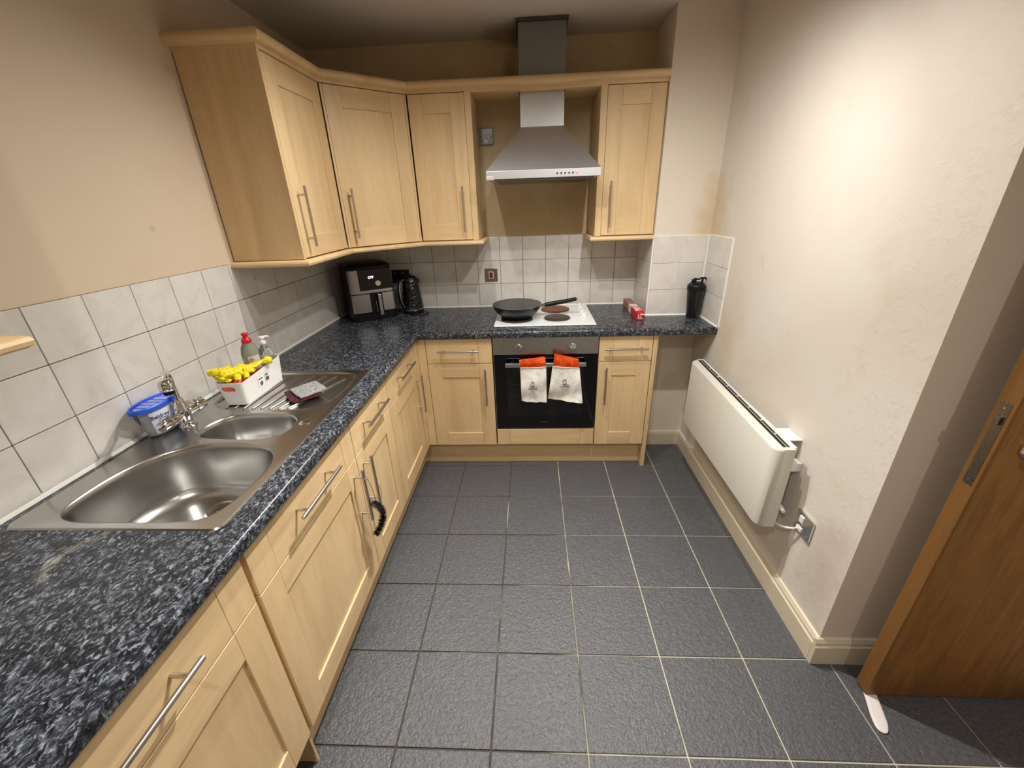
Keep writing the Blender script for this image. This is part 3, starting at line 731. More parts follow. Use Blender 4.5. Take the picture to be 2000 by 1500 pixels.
    bm = text_bm('MATFER', .0155, .0008); xform(bm, Matrix.Translation((mx, yb, mz-.018)) @ Matrix.Rotation(PI/2, 4, 'X')); obj('lettering', bm, INK, u, label='dark blue printed lettering')
    bm = B(); tube(bm, [(mx-.022, yb, mz-.002), (mx+.022, yb, mz-.002)], .0009, 6); tube(bm, [(mx+.009*math.cos(a)-.001, yb, mz+.010+.017*math.sin(a)) for a in [k*PI/10-1.1 for k in range(19)]], .0017, 6)
    tube(bm, [(mx+.003*math.cos(a), yb, mz-.003+.006*math.sin(a)) for a in [k*PI/6 for k in range(10)]], .0009, 6)
    obj('emblem', bm, INK, u, label='dark blue looped emblem')
    return u
glove('left leather oven glove with flat orange cuff hung on the oven handle', (1.186, .752), (1.333, .768), (1.193, .712), (1.336, .716), (1.197, .497), (1.340, .487), 1)
glove('right leather oven glove, larger, with tilted orange cuff on the oven handle', (1.383, .786), (1.517, .754), (1.375, .722), (1.522, .706), (1.350, .508), (1.547, .487), 5, -.004)

# ---------------------------------------------------------------- sink
u = thing('kitchen_sink', 'stainless steel one and a half bowl sink with draining board', 'sink', (.3, -1.65, .91))
ZS = .9145
def rrect(x0, x1, y0, y1, r, n=6):
    o = []
    for cx, cy, a0 in ((x1-r, y1-r, 0), (x0+r, y1-r, PI/2), (x0+r, y0+r, PI), (x1-r, y0+r, 1.5*PI)):
        for k in range(n+1): a = a0+PI/2*k/n; o.append(Vector((cx+r*math.cos(a), cy+r*math.sin(a), 0)))
    return o
outer = rrect(.036, .5525, -2.122, -1.172, .02)
big = smooth_loop([(x, y, 0) for x, y in ((.125, -2.075), (.108, -2.0), (.118, -1.90), (.165, -1.815), (.245, -1.772), (.33, -1.766), (.42, -1.777), (.487, -1.808), (.523, -1.87), (.528, -1.96), (.520, -2.04), (.49, -2.088), (.42, -2.100), (.30, -2.103), (.19, -2.102))], 5)
small = smooth_loop([(x, y, 0) for x, y in ((.178, -1.69), (.178, -1.64), (.205, -1.59), (.26, -1.572), (.34, -1.572), (.42, -1.585), (.462, -1.62), (.472, -1.665), (.465, -1.71), (.43, -1.735), (.36, -1.742), (.28, -1.738), (.21, -1.728))], 5)
drn = smooth_loop([(x, y, 0) for x, y in ((.075, -1.49), (.058, -1.40), (.06, -1.30), (.085, -1.215), (.16, -1.197), (.30, -1.194), (.44, -1.197), (.51, -1.225), (.528, -1.32), (.525, -1.44), (.50, -1.515), (.43, -1.54), (.30, -1.546), (.16, -1.54))], 5)
bm = B()
def ring(bm, pts, z, s=1.0, c=None, inset=0):
    c = c or sum(pts, Vector())/len(pts); o = []
    for p in pts:
        d = p-c; L_ = d.length; o.append(bm.verts.new((c.x+d.x*s*(L_-inset)/L_, c.y+d.y*s*(L_-inset)/L_, z)))
    return o
def bridge(bm, A, C):
    m = len(A)
    for k in range(m): bm.faces.new((A[k], A[(k+1) % m], C[(k+1) % m], C[k]))
def loopedges(bm, R): return [bm.edges.get((R[k], R[(k+1) % len(R)])) or bm.edges.new((R[k], R[(k+1) % len(R)])) for k in range(len(R))]
ro = ring(bm, outer, ZS-.0005); ro2 = ring(bm, outer, .9102, inset=-.0035)
r1 = ring(bm, big, ZS, inset=-.006); r2 = ring(bm, small, ZS, inset=-.005); r3 = ring(bm, drn, ZS, inset=-.003)
E = []
for R in (ro, r1, r2, r3): E += loopedges(bm, R)
bmesh.ops.triangle_fill(bm, use_beauty=True, edges=E)
bridge(bm, ro2, ro)
def bowl(pts, rim, depth, taper, fillet):
    c = sum(pts, Vector())/len(pts); prev = rim
    st = [(ZS+.0005, -.003), (ZS-.001, .0), (ZS-.006, .003), (ZS-.02, .005)]
    n = 5
    for k in range(1, n+1): st.append((ZS-.02-(depth-fillet-.02)*k/n, .005+taper*k/n))
    for k in range(1, 8):
        a = PI/2*k/7; st.append((ZS-depth+fillet-fillet*math.sin(a), .005+taper+fillet*(1-math.cos(a))))
    for z, ins in st:
        R = ring(bm, pts, z, inset=ins); bridge(bm, prev, R); prev = R
    for s in (.6, .3, .12):
        R = [bm.verts.new((c.x+(v.co.x-c.x)*s, c.y+(v.co.y-c.y)*s, ZS-depth-.002*(1-s))) for v in prev] if s == .6 else [bm.verts.new((c.x+(v.co.x-c.x)*.5, c.y+(v.co.y-c.y)*.5, ZS-depth-.002)) for v in prev]
        bridge(bm, prev, R); prev = R
    bm.faces.new(prev); return c
c1 = bowl(big, r1, .165, .012, .045); c2 = bowl(small, r2, .12, .01, .035)
prev = r3
for z, ins in ((ZS+.0006, .0), (ZS-.001, .004), (ZS-.005, .010), (ZS-.0062, .016)):
    R = ring(bm, drn, z, inset=ins); bridge(bm, prev, R); prev = R
bmesh.ops.triangle_fill(bm, use_beauty=True, edges=loopedges(bm, prev))
obj('sink_body', bm, SINK, u, smooth=35)
ZD = ZS-.0062
for (xa, ya), (xb, yb) in (((.140, -1.515), (.120, -1.26)), ((.175, -1.52), (.175, -1.235)), ((.21, -1.523), (.225, -1.225)), ((.245, -1.525), (.275, -1.222)), ((.278, -1.526), (.325, -1.22)), ((.311, -1.527), (.375, -1.222)), ((.344, -1.527), (.425, -1.228)), ((.377, -1.525), (.475, -1.255))):
    bm = B(); box(bm, -.0045, .0045, 0, math.hypot(xb-xa, yb-ya), ZD-.001, ZD+.0042, .0028)
    rot_bm(bm, -math.atan2(xb-xa, yb-ya)); bmesh.ops.translate(bm, verts=bm.verts, vec=(xa, ya, 0)); obj('drainer_ridge', bm, SINK, u, smooth=60)
for cx, cy, zz, r in ((.325, -1.872, ZS-.1665, .043), (.36, -1.655, ZS-.1215, .036)):
    bm = B(); lathe(bm, [(r, zz), (r-.001, zz+.003), (r-.006, zz+.0036), (r-.010, zz+.001), (r-.016, zz-.0004+.001), (.012, zz+.001), (.011, zz+.003), (.001, zz+.0032)], (cx, cy, 0), 32); obj('waste', bm, CHROME, u, smooth=40)
bm = B(); lathe(bm, [(.0175, ZS), (.0175, ZS+.002), (.014, ZS+.0035), (.001, ZS+.0035)], (.502, -1.642, 0), 28); obj('overflow_disc', bm, CHROME, u, smooth=40)

# ---------------------------------------------------------------- mixer tap
u = thing('mixer_tap', 'chrome mixer tap with two side handles behind the bowls', 'tap', (.104, -1.65, ZS))
cx, cy = .104, -1.65
bm = B(); lathe(bm, [(.027, ZS+.0003), (.027, ZS+.004), (.020, ZS+.012), (.019, .94), (.0215, .95), (.022, .975), (.017, .995), (.014, 1.005), (.0145, 1.008), (.0125, 1.014)], (cx, cy, 0), 28); obj('body', bm, CHROME, u, smooth=40)
for s in (-1, 1):
    bm = B(); lathe(bm, [(.013, .015*s), (.0155, .025*s), (.0165, .050*s), (.0155, .0502*s)], (cx, cy, .956), 24, ax='y'); obj('arm', bm, CHROME, u, smooth=40)
    bm = B(); lathe(bm, [(.0175, .051*s), (.0185, .054*s), (.0185, .080*s), (.0165, .088*s), (.0005, .0885*s)], (cx, cy, .956), 24, ax='y'); box(bm, cx-.006, cx+.010, cy+min(.056*s, .082*s), cy+max(.056*s, .082*s), .972, .985, .003)
    obj('handle', bm, CHROME, u, smooth=40)
sp = smooth_path([(cx, cy, 1.008), (cx, cy, 1.05), (cx+.004, cy-.004, 1.085), (cx+.022, cy-.026, 1.113), (cx+.052, cy-.062, 1.125), (cx+.080, cy-.094, 1.120), (cx+.092, cy-.108, 1.112)], 5)
obj('spout', tube(B(), sp, .0092, 16), CHROME, u, smooth=60)
bm = B(); lathe(bm, [(.004, 1.130), (.013, 1.127), (.0195, 1.117), (.0205, 1.106), (.019, 1.096), (.015, 1.093)], (cx+.096, cy-.112, 0), 24); obj('spray_head', bm, CHROME, u, smooth=50)
bm = B(); lathe(bm, [(.0145, 1.0928), (.0145, 1.083), (.012, 1.082)], (cx+.096, cy-.112, 0), 24); obj('aerator', bm, BLACK, u, smooth=40)

# ---------------------------------------------------------------- dehumidifier tub
u = thing('moisture_tub', 'clear moisture absorber tub with blue slotted lid behind the tap', 'tub', (.052, -1.683, .91))
tc = (.0485, -1.680, 0); TUBP = mat('clear_tub_plastic', sr(205, 208, 214), .15, Alpha=1, Transmission_Weight=.55, IOR=1.2)
bm = B(); lathe(bm, [(.001, .9150), (.030, .9150), (.034, .919), (.037, .95), (.0405, 1.008)], tc, 40, sx=.84, sy=1.48); obj('tub_body', bm, TUBP, u, smooth=40)
bm = B(); lathe(bm, [(.001, .9175), (.029, .9175), (.032, .955), (.001, .956)], tc, 32, sx=.84, sy=1.45); obj('granules', bm, mat('pale_granules', sr(196, 196, 190), .8), u, smooth=40, kind='stuff')
LX, LY = .0408, .083
lid_in = []
bm = B()
def ell(rx, ry, n=40): return [Vector((tc[0]+rx*math.cos(2*PI*k/n), tc[1]+ry*math.sin(2*PI*k/n), 0)) for k in range(n)]
prs = [(LX-.012, LY-.012, 1.0145), (LX-.009, LY-.009, 1.0205), (LX-.003, LY-.003, 1.0215), (LX-.0, LY-.0, 1.018), (LX-.001, LY-.001, 1.008), (LX-.012, LY-.012, 1.008)]
rg = [[bm.verts.new((p.x, p.y, z)) for p in ell(rx, ry)] for rx, ry, z in prs]
for k in range(len(rg)): bridge(bm, rg[k], rg[(k+1) % len(rg)])
lid = obj('lid', bm, BLUE, u, smooth=40, label='bright blue lid rim')
bm = B(); lathe(bm, [(1, 1.0140), (1, 1.0155)], tc, 40, sx=LX-.0125, sy=LY-.0125); obj('lid_membrane', bm, mat('white_membrane', sr(232, 236, 246), .6), u, label='white membrane under the slots')
bm = B()
for k in range(-4, 5):
    xx = tc[0]+k*.0078; hh = (LY-.012)*math.sqrt(max(0, 1-((k*.0078)/(LX-.012))**2))
    if hh > .006: box(bm, xx-.0011, xx+.0011, tc[1]-hh, tc[1]+hh, 1.0156, 1.0164)
for k in range(-3, 4):
    yy = tc[1]+k*.021; hw = (LX-.012)*math.sqrt(max(0, 1-((k*.021)/(LY-.012))**2)); box(bm, tc[0]-hw, tc[0]+hw, yy-.0016, yy+.0016, 1.0155, 1.0165)
obj('lid_grid', bm, BLUE, u, label='blue slotted grid')
# label wrapped on the room side
bm = B(); n = 12; V = []
for j, z in enumerate((.925, 1.0)):
    rr = .0352+.0055*(z-.914)/.09
    V.append([bm.verts.new((tc[0]+(rr+.0012)*.86*math.cos(a), tc[1]+(rr+.0012)*1.48*math.sin(a), z)) for a in [(-.95+1.25*k/n) for k in range(n+1)]])
for k in range(n): bm.faces.new((V[0][k], V[0][k+1], V[1][k+1], V[1][k]))
obj('sticker', bm, mat('pale_sticker', sr(206, 212, 232), .5), u, label='pale blue sticker')
bm = text_bm('Beldray', .017, .0004)
for v in bm.verts:
    s = v.co.x/.050; a = -.42+s*1.0; z = .981+v.co.y; rr = .0352+.0055*(z-.914)/.09+.0022+v.co.z
    v.co = Vector((tc[0]+rr*.86*math.cos(a), tc[1]+rr*1.48*math.sin(a), z))
obj('lettering', bm, mat('black_ink', sr(24, 24, 30), .6), u, label='black printed name')

# ---------------------------------------------------------------- sink caddy and its contents
u = thing('sink_caddy', 'white plastic storage tray with slot handle on the draining board', 'tray', (.172, -1.38, ZD))
ZC = ZD+.0048
ya, yb = -1.508, -1.252; xa, xb = .118, .222; zt_ = 1.002; zt2 = 1.020
bm = B(); th = .0025
def crect(x0, x1, y0, y1, z, r=.014):
    return [bm.verts.new((p.x, p.y, z + ((zt2-zt_)*(p.y-ya)/(yb-ya) if z > .95 else 0))) for p in rrect(x0, x1, y0, y1, r, 4)]
o1 = crect(xa+.012, xb-.008, ya+.010, yb-.008, ZC); o2 = crect(xa, xb, ya, yb, zt_)
i2 = crect(xa+th, xb-th, ya+th, yb-th, zt_); i1 = crect(xa+.015, xb-.011, ya+.013, yb-.011, ZC+.003)
bridge(bm, o1, o2); bridge(bm, o2, i2); bridge(bm, i2, i1); bm.faces.new(o1); bm.faces.new(i1)
tray = obj('tray_body', bm, WHITEP, u, smooth=40)
# slot handle in the near end: dark-edged opening showing the coral cloth
slot = B(); pts = []
for k in range(24):
    a = 2*PI*k/24; sx = .0165 if math.cos(a) > 0 else -.0165
    pts.append((.166+sx+.0098*math.cos(a), .979+.0098*math.sin(a)))
CORAL = mat('coral_cloth', sr(255, 124, 104), .8)
f0 = lambda z: ya+.010*(1-(z-ZC)/(zt_-ZC))
tube(slot, [(x, f0(z)-.0006, z) for x, z in pts+pts[:1]], .0013, 6)
obj('slot_rim', slot, WHITEP, u, smooth=60)
bm = B(); vs = [bm.verts.new((x, f0(z)-.0006, z)) for x, z in pts]; bm.faces.new(vs); bmesh.ops.solidify(bm, geom=bm.faces[:], thickness=.0004)
obj('slot_opening', bm, CORAL, u, label='slot with coral cloth showing through')
STK = mat('sticker_white', sr(240, 240, 238), .5); INKB = mat('sticker_grey_print', sr(90, 90, 92), .6)
sx_ = lambda z: xb-.008*(1-(z-ZC)/(zt_-ZC))+.0006
bm = B()
for y0, y1, z0, z1 in ((-1.42, -1.385, .945, .985), (-1.377, -1.352, .952, .990)):
    vs = [bm.verts.new((sx_(z), y, z)) for y, z in ((y0, z0), (y1, z0), (y1, z1), (y0, z1))]; bm.faces.new(vs)
obj('sticker', bm, STK, u)
bm = B()
for k in range(7): box(bm, sx_(.965), sx_(.965)+.0012, -1.374+k*.0028, -1.3725+k*.0028, .957, .972)
for k in range(3): box(bm, sx_(.98), sx_(.98)+.001, -1.374, -1.358, .977+k*.003, .9785+k*.003)
for k in range(2): box(bm, sx_(.98), sx_(.98)+.001, -1.417, -1.392, .976+k*.003, .9775+k*.003)
lathe(bm, [(.0085, sx_(.96)), (.0085, sx_(.96)+.0012)], (0, -1.403, .959), 16, ax='x')
obj('sticker_print', bm, INKB, u)

def blob(bm, c, r, sc=(1, 1, 1), amp=.25, seed=0, fr=9, sub=3):
    from mathutils import noise as N
    r_ = bmesh.ops.create_icosphere(bm, subdivisions=sub, radius=1)
    for v in r_['verts']:
        d = v.co.normalized(); k = 1+amp*N.noise(d*fr*.3+Vector((seed, seed*2, 0)))+amp*.6*N.noise(d*fr*.8+Vector((seed, 3, seed)))
        v.co = Vector(c)+Vector((d.x*r*sc[0]*k, d.y*r*sc[1]*k, d.z*r*sc[2]*k))
    return bm
top(obj('cleaning_cloth', blob(B(), (.168, -1.44, .972), .036, (1, 1.35, .9), .35, 3, 12), CORAL, smooth=70, origin=(.168, -1.44, .95)), 'crumpled coral pink cloth in the white tray under the yellow gloves', 'cloth')
YEL = mat('yellow_rubber', sr(226, 206, 20), .45)
def ribbon(bm, pts, wd, seed=0, th=.0016):
    """crumpled sleeve: flattened tube with folds"""
    from mathutils import noise as N
    P = smooth_path(pts, 6); n = len(P); seg = 18; rings = []
    ws = [wd[0]+(wd[1]-wd[0])*k/(n-1) for k in range(n)] if isinstance(wd, tuple) else wd
    for i, p in enumerate(P):
        d = (P[min(i+1, n-1)]-P[max(i-1, 0)]).normalized(); s = d.cross(Vector((0, 0, 1))).normalized(); up = s.cross(d)
        rg_ = []
        for k in range(seg):
            a = 2*PI*k/seg; q = 1+.55*N.noise(Vector((math.cos(a)*1.6+seed, math.sin(a)*1.6, i*.28)))
            rg_.append(bm.verts.new(p+s*math.cos(a)*ws[i]*q+up*math.sin(a)*ws[i]*.5*q))
        rings.append(rg_)
    for A, C in zip(rings, rings[1:]): bridge(bm, A, C)
    bm.faces.new(rings[-1]); bm.faces.new(rings[0]); return bm
u = thing('rubber_gloves', 'crumpled yellow rubber gloves heaped over the rim of the white tray', 'gloves', (.17, -1.43, 1.0))
bm = B(); blob(bm, (.146, -1.476, 1.028), .034, (1.0, 1.15, .72), .40, 5, 5, 4); blob(bm, (.160, -1.440, 1.020), .030, (1.1, 1.2, .75), .45, 9, 6, 4)
lathe(bm, [(.019, 0), (.0215, .004), (.0195, .016), (.015, .014), (.016, .003)], (.128, -1.500, 1.036), 18); obj('cuff', bm, YEL, u, smooth=70)
bm = B(); ribbon(bm, [(.165, -1.44, 1.026), (.19, -1.405, 1.027), (.210, -1.375, 1.031), (.228, -1.35, 1.035)], (.019, .012), 4); blob(bm, (.229, -1.347, 1.031), .0155, (1, 1, 1), .35, 2, 10, 3); blob(bm, (.186, -1.418, 1.018), .024, (1.2, 1.3, .7), .45, 12, 6, 4); obj('palm', bm, YEL, u, smooth=70)
for q, (a, b, c) in enumerate((((.15, -1.47, 1.018), (.162, -1.49, 1.014), (.172, -1.500, 1.006)), ((.170, -1.45, 1.018), (.186, -1.468, 1.013), (.194, -1.485, 1.006)), ((.185, -1.43, 1.020), (.203, -1.445, 1.012), (.210, -1.462, 1.006)), ((.14, -1.45, 1.03), (.132, -1.43, 1.026), (.140, -1.405, 1.018)))):
    obj('finger', ribbon(B(), [a, b, c], (.0105, .008), q), YEL, u, smooth=70)

# washing-up bottle
ZT = ZC+.0035
u = thing('washing_up_bottle', 'green washing-up liquid bottle with red cap in the white tray', 'bottle', (.158, -1.335, ZT))
GRN = mat('green_liquid_bottle', sr(180, 186, 162), .1, Transmission_Weight=.72, IOR=1.25)
bc = (.158, -1.335, 0)
bm = B(); lathe(bm, [(.001, ZT), (.028, ZT), (.0315, ZT+.006), (.032, .965), (.029, .99), (.0285, 1.01), (.031, 1.04), (.0305, 1.062), (.025, 1.085), (.0175, 1.099), (.0165, 1.101)], bc, 32, sx=.72, sy=1, rz=-.7); obj('bottle_body', bm, GRN, u, smooth=40)
bm = B(); lathe(bm, [(.0175, 1.1012), (.018, 1.110), (.0165, 1.114), (.012, 1.118), (.0085, 1.122), (.0085, 1.128), (.0115, 1.131), (.0115, 1.136), (.009, 1.139), (.001, 1.139)], bc, 24); obj('cap', bm, RED, u, smooth=40)
def wrap_patch(cx, cy, rx, ry, rot, a0, a1, z0, z1, n=10):
    bm = B(); V = []
    for z in (z0, z1): 
        row = []
        for k in range(n+1):
            a = a0+(a1-a0)*k/n; x, y = rx*math.cos(a), ry*math.sin(a); row.append(bm.verts.new((cx+x*math.cos(rot)-y*math.sin(rot), cy+x*math.sin(rot)+y*math.cos(rot), z)))
        V.append(row)
    for k in range(n): bm.faces.new((V[0][k], V[0][k+1], V[1][k+1], V[1][k]))
    return bm
obj('bottle_label', wrap_patch(bc[0], bc[1], .0240, .0330, -.7, -.55, .75, .968, 1.050), mat('bottle_sticker', sr(208, 198, 186), .45), u, label='pale label')
def onlabel(a, z, off=.0008):
    x, y = (.0240+off)*math.cos(a), (.0330+off)*math.sin(a); r_ = -.7; return Vector((bc[0]+x*math.cos(r_)-y*math.sin(r_), bc[1]+x*math.sin(r_)+y*math.cos(r_), z))
bm = B(); tube(bm, [onlabel(-.22+.22*math.cos(t_*PI/8), 1.034+.008*math.sin(t_*PI/8)) for t_ in range(17)], .0006, 5); obj('warning_ring', bm, RED, u, label='thin red warning ring')
bm = B(); tube(bm, [onlabel(-.22, 1.032), onlabel(-.22, 1.040)], .0011, 5); tube(bm, [onlabel(-.22, 1.0283), onlabel(-.22, 1.0296)], .0011, 5); obj('exclamation_mark', bm, DARK, u)
obj('label_band', wrap_patch(bc[0], bc[1], .0244, .0334, -.7, -.5, .7, .972, 1.000), mat('pink_band', sr(196, 110, 108), .5), u, label='pink lower band of the label')
# pump bottle
u = thing('soap_pump_bottle', 'clear soap bottle with white pump in the far end of the tray', 'bottle', (.181, -1.279, ZT))
CLR = mat('clear_bottle', sr(226, 230, 226), .06, Transmission_Weight=.9, IOR=1.25)
bc2 = (.183, -1.283, 0)
bm = B(); lathe(bm, [(.001, ZT), (.024, ZT), (.0265, ZT+.005), (.0275, 1.035), (.0265, 1.048), (.020, 1.060), (.012, 1.066), (.0105, 1.069), (.0105, 1.078)], bc2, 32); obj('bottle_body', bm, CLR, u, smooth=40)
bm = B(); lathe(bm, [(.001, ZT+.001), (.0235, ZT+.001), (.0255, .985), (.001, .986)], bc2, 32); obj('liquid', bm, mat('pale_soap', sr(190, 196, 180), .1, Transmission_Weight=.6), u, smooth=40)
bm = B(); lathe(bm, [(.0125, 1.0785), (.0125, 1.088), (.007, 1.0895), (.005, 1.091), (.005, 1.098), (.0095, 1.099), (.0095, 1.107), (.006, 1.109)], bc2, 20)
tube(bm, [(bc2[0], bc2[1], 1.104), (bc2[0]+.012, bc2[1]+.014, 1.105), (bc2[0]+.018, bc2[1]+.021, 1.101)], [.005, .004, .003], 10); obj('pump', bm, WHITEP, u, smooth=40, label='white pump head')
obj('dip_tube', tube(B(), [(bc2[0], bc2[1], ZT+.01), (bc2[0]+.001, bc2[1], 1.075)], .0022, 8), WHITEP, u)

# ---------------------------------------------------------------- scouring pads
def pad(name, label, m, c, rz, tilt, s=.112, th=.009, seed=0):
    from mathutils import noise as N
    bm = B(); box(bm, -s/2, s/2, -s/2*.95, s/2*.95, 0, th, .003)
    bmesh.ops.subdivide_edges(bm, edges=bm.edges[:], cuts=6, use_grid_fill=True)
    for v in bm.verts: v.co += Vector((N.noise(v.co*60+Vector((seed, 0, 0)))*.002, N.noise(v.co*60+Vector((0, seed, 5)))*.002, N.noise(v.co*25)*.004+.9*(v.co.x**2)*1.2))
    xform(bm, Matrix.Translation(c) @ Matrix.Rotation(rz, 4, 'Z') @ Matrix.Rotation(tilt, 4, 'X'))
    return top(obj(name, bm, m, smooth=60, origin=c), label, 'scourer', 'sparkly scouring pads')
def glitter(name, a, b, metal):
    m = mat(name, sr(*a), .4, metal); t = NT(m); v = t.coord(); vo = t.n('ShaderNodeTexVoronoi'); vo.inputs['Scale'].default_value = 330; t.l(v, vo.inputs['Vector'])
    t.l(t.ramp(vo.outputs['Distance'], [(.1, sr(*a)), (.6, sr(*b))]), t.b.inputs['Base Color']); t.bump(vo.outputs['Distance'], .9, .004); return m
pad('scouring_pad', 'maroon scouring pad lying under the silver one on the draining board', glitter('maroon_glitter', (120, 8, 46), (60, 4, 22), .3), (.385, -1.425, ZD+.006), -.80, 0, .112, .010, 4)
pad('scouring_pad', 'silver glittery scouring pad lying on top of the maroon one', glitter('silver_glitter', (236, 236, 232), (120, 120, 118), .2), (.402, -1.412, ZD+.019), -.72, .05, .106, .008, 9)

# ---------------------------------------------------------------- air fryer
fa = math.radians(34)
u = thing('air_fryer', 'black and steel air fryer with digital display in the worktop corner', 'air fryer', (.286, -.305, .91), fa)
def lbox(x0, x1, y0, y1, z0, z1, bev=0): return box(B(), x0, x1, y0, y1, z0, z1, bev)
def rbody(x0, x1, y0, y1, z0, z1, r, s1=1.0):
    bm = B(); P = rrect(x0, x1, y0, y1, r, 6); c = Vector(((x0+x1)/2, (y0+y1)/2, 0))
    A = [bm.verts.new((p.x, p.y, z0)) for p in P]; C = [bm.verts.new((c.x+(p.x-c.x)*s1, c.y+(p.y-c.y)*s1, z1)) for p in P]
    bridge(bm, A, C); bm.faces.new(A); bm.faces.new(C); return bm
FW = .268; dz = -.91
STB = steel('steel_fryer', .46, .33, (30, 1, 1), .03, .001)
bm = rbody(-FW/2-.008, FW/2+.008, .012, .272, .914+dz, 1.235+dz, .05, .98)
obj('body', bm, BLACK, u, smooth=40, local=True)
bm = B(); P = rrect(-FW/2-.004, FW/2+.004, .014, .27, .06, 6)
rg = [[bm.verts.new((p.x*s, .142+(p.y-.142)*s, z+dz)) for p in P] for s, z in ((1, 1.2355), (.97, 1.244), (.88, 1.251), (.6, 1.256))]
for A, C in zip(rg, rg[1:]): bridge(bm, A, C)
bm.faces.new(rg[-1]); bm.faces.new(rg[0]); obj('lid', bm, BLACK, u, smooth=60, local=True)
obj('base', rbody(-FW/2-.002, FW/2+.002, .004, .26, .9105+dz, .968+dz, .04), BLACK, u, smooth=40, local=True)
obj('steel_front', rbody(-FW/2, FW/2, -.004, .08, 1.083+dz, 1.222+dz, .028), STB, u, smooth=40, local=True, label='brushed steel upper front')
obj('display_panel', lbox(-.078, .122, -.0062, -.0042, 1.100+dz, 1.2225+dz, .0008), BLACKG, u, local=True, label='glossy black display panel')
bm = text_bm('OFF', .020, .0004); xform(bm, Matrix.Translation((-.004, -.0068, 1.175+dz)) @ Matrix.Rotation(PI/2, 4, 'X'))
obj('display_digits', bm, mat('white_led', sr(220, 226, 255), .4, Emission_Color=(.8, .85, 1, 1), Emission_Strength=3), u, local=True, label='glowing white OFF')
bm = B(); lathe(bm, [(.0178, -.0063), (.0178, -.018), (.0155, -.0205), (.0005, -.0205)], (.032, 0, 1.139+dz), 28, ax='y'); obj('dial', bm, mat('silver_dial', (.75, .74, .70, 1), .3, 1), u, smooth=35, local=True)
bm = B()
for k in range(10): box(bm, .0+k*.0052, .0035+k*.0052, -.0068, -.0062, 1.2035+dz, 1.2065+dz)
obj('badge', bm, mat('grey_badge', sr(84, 84, 82), .5), u, local=True)
dr = obj('drawer', rbody(-FW/2, FW/2, -.008, .06, .967+dz, 1.078+dz, .028), STB, u, smooth=40, local=True, label='brushed steel basket drawer')
obj('handle_recess', lbox(-.028, .048, -.0095, -.0081, .967+dz, 1.078+dz), BLACK, dr, local=True)
bm = B(); box(bm, .012, .034, -.040, -.010, .985+dz, 1.077+dz, .006); obj('handle', bm, BLACK, dr, local=True, smooth=40)
obj('handle_face', lbox(.013, .034, -.045, -.0405, .948+dz, 1.076+dz, .003), mat('dull_silver', (.42, .40, .37, 1), .4, 1), dr, local=True, label='silver strip on the handle')
obj('handle_strip', lbox(.001, .007, -.020, -.0098, .965+dz, 1.03+dz, .001), mat('dull_silver_b', (.3, .29, .27, 1), .4, 1), dr, local=True)
bm = B(); tube(bm, smooth_path([(-.12, .13, .005), (-.155, .10, .005), (-.165, .06, .012), (-.150, .04, .006)]), .0035, 8); obj('cord', bm, BLACK, u, local=True, smooth=60)

# ---------------------------------------------------------------- kettle
ka = math.radians(34)
u = thing('kettle', 'black textured kettle with chrome handle edge beside the air fryer', 'kettle', (.470, -.125, .91), ka)
bm = B(); lathe(bm, [(.001, .0005), (.066, .0005), (.068, .006), (.066, .020), (.001, .021)], (0, 0, 0), 40); obj('power_base', bm, BLACK, u, local=True, smooth=40)
bm = B(); lathe(bm, [(.066, .0215), (.0685, .026), (.068, .034)], (0, 0, 0), 40); obj('steel_band', bm, CHROME, u, local=True, smooth=40)
KB = mat('textured_black', sr(14, 14, 15), .3); t = NT(KB); v = t.coord(); vo = t.n('ShaderNodeTexVoronoi'); vo.inputs['Scale'].default_value = 60; t.l(v, vo.inputs['Vector']); t.bump(vo.outputs['Distance'], .8, .006)
bm = B(); lathe(bm, [(.068, .0345), (.0665, .05), (.060, .11), (.052, .17), (.047, .215), (.044, .222)], (0, 0, 0), 40); obj('jug', bm, KB, u, local=True, smooth=50)
bm = B(); lathe(bm, [(.044, .2225), (.043, .230), (.034, .238), (.012, .240), (.012, .248), (.009, .252), (.001, .252)], (0, 0, 0), 32); obj('lid', bm, BLACK, u, local=True, smooth=50)
hpth = smooth_path([(-.042, -.01, .222), (-.075, -.03, .215), (-.094, -.045, .17), (-.092, -.046, .10), (-.070, -.03, .045)], 6)
obj('handle', tube(B(), hpth, .010, 12), BLACK, u, local=True, smooth=60)
obj('handle_trim', tube(B(), [p+Vector((.002, -.011, 0)) for p in hpth], .0035, 8), CHROME, u, local=True, smooth=60, label='chrome edge of the handle')
bm = B(); tube(bm, [(.044, .012, .19), (.060, .016, .215)], [.016, .010], 12); obj('spout', bm, BLACK, u, local=True, smooth=50)
bm = B(); tube(bm, smooth_path([(-.04, -.05, .006), (-.03, -.10, .004), (.02, -.12, .004), (.07, -.10, .004), (.06, -.055, .006)]), .003, 8); obj('cord', bm, BLACK, u, local=True, smooth=60)

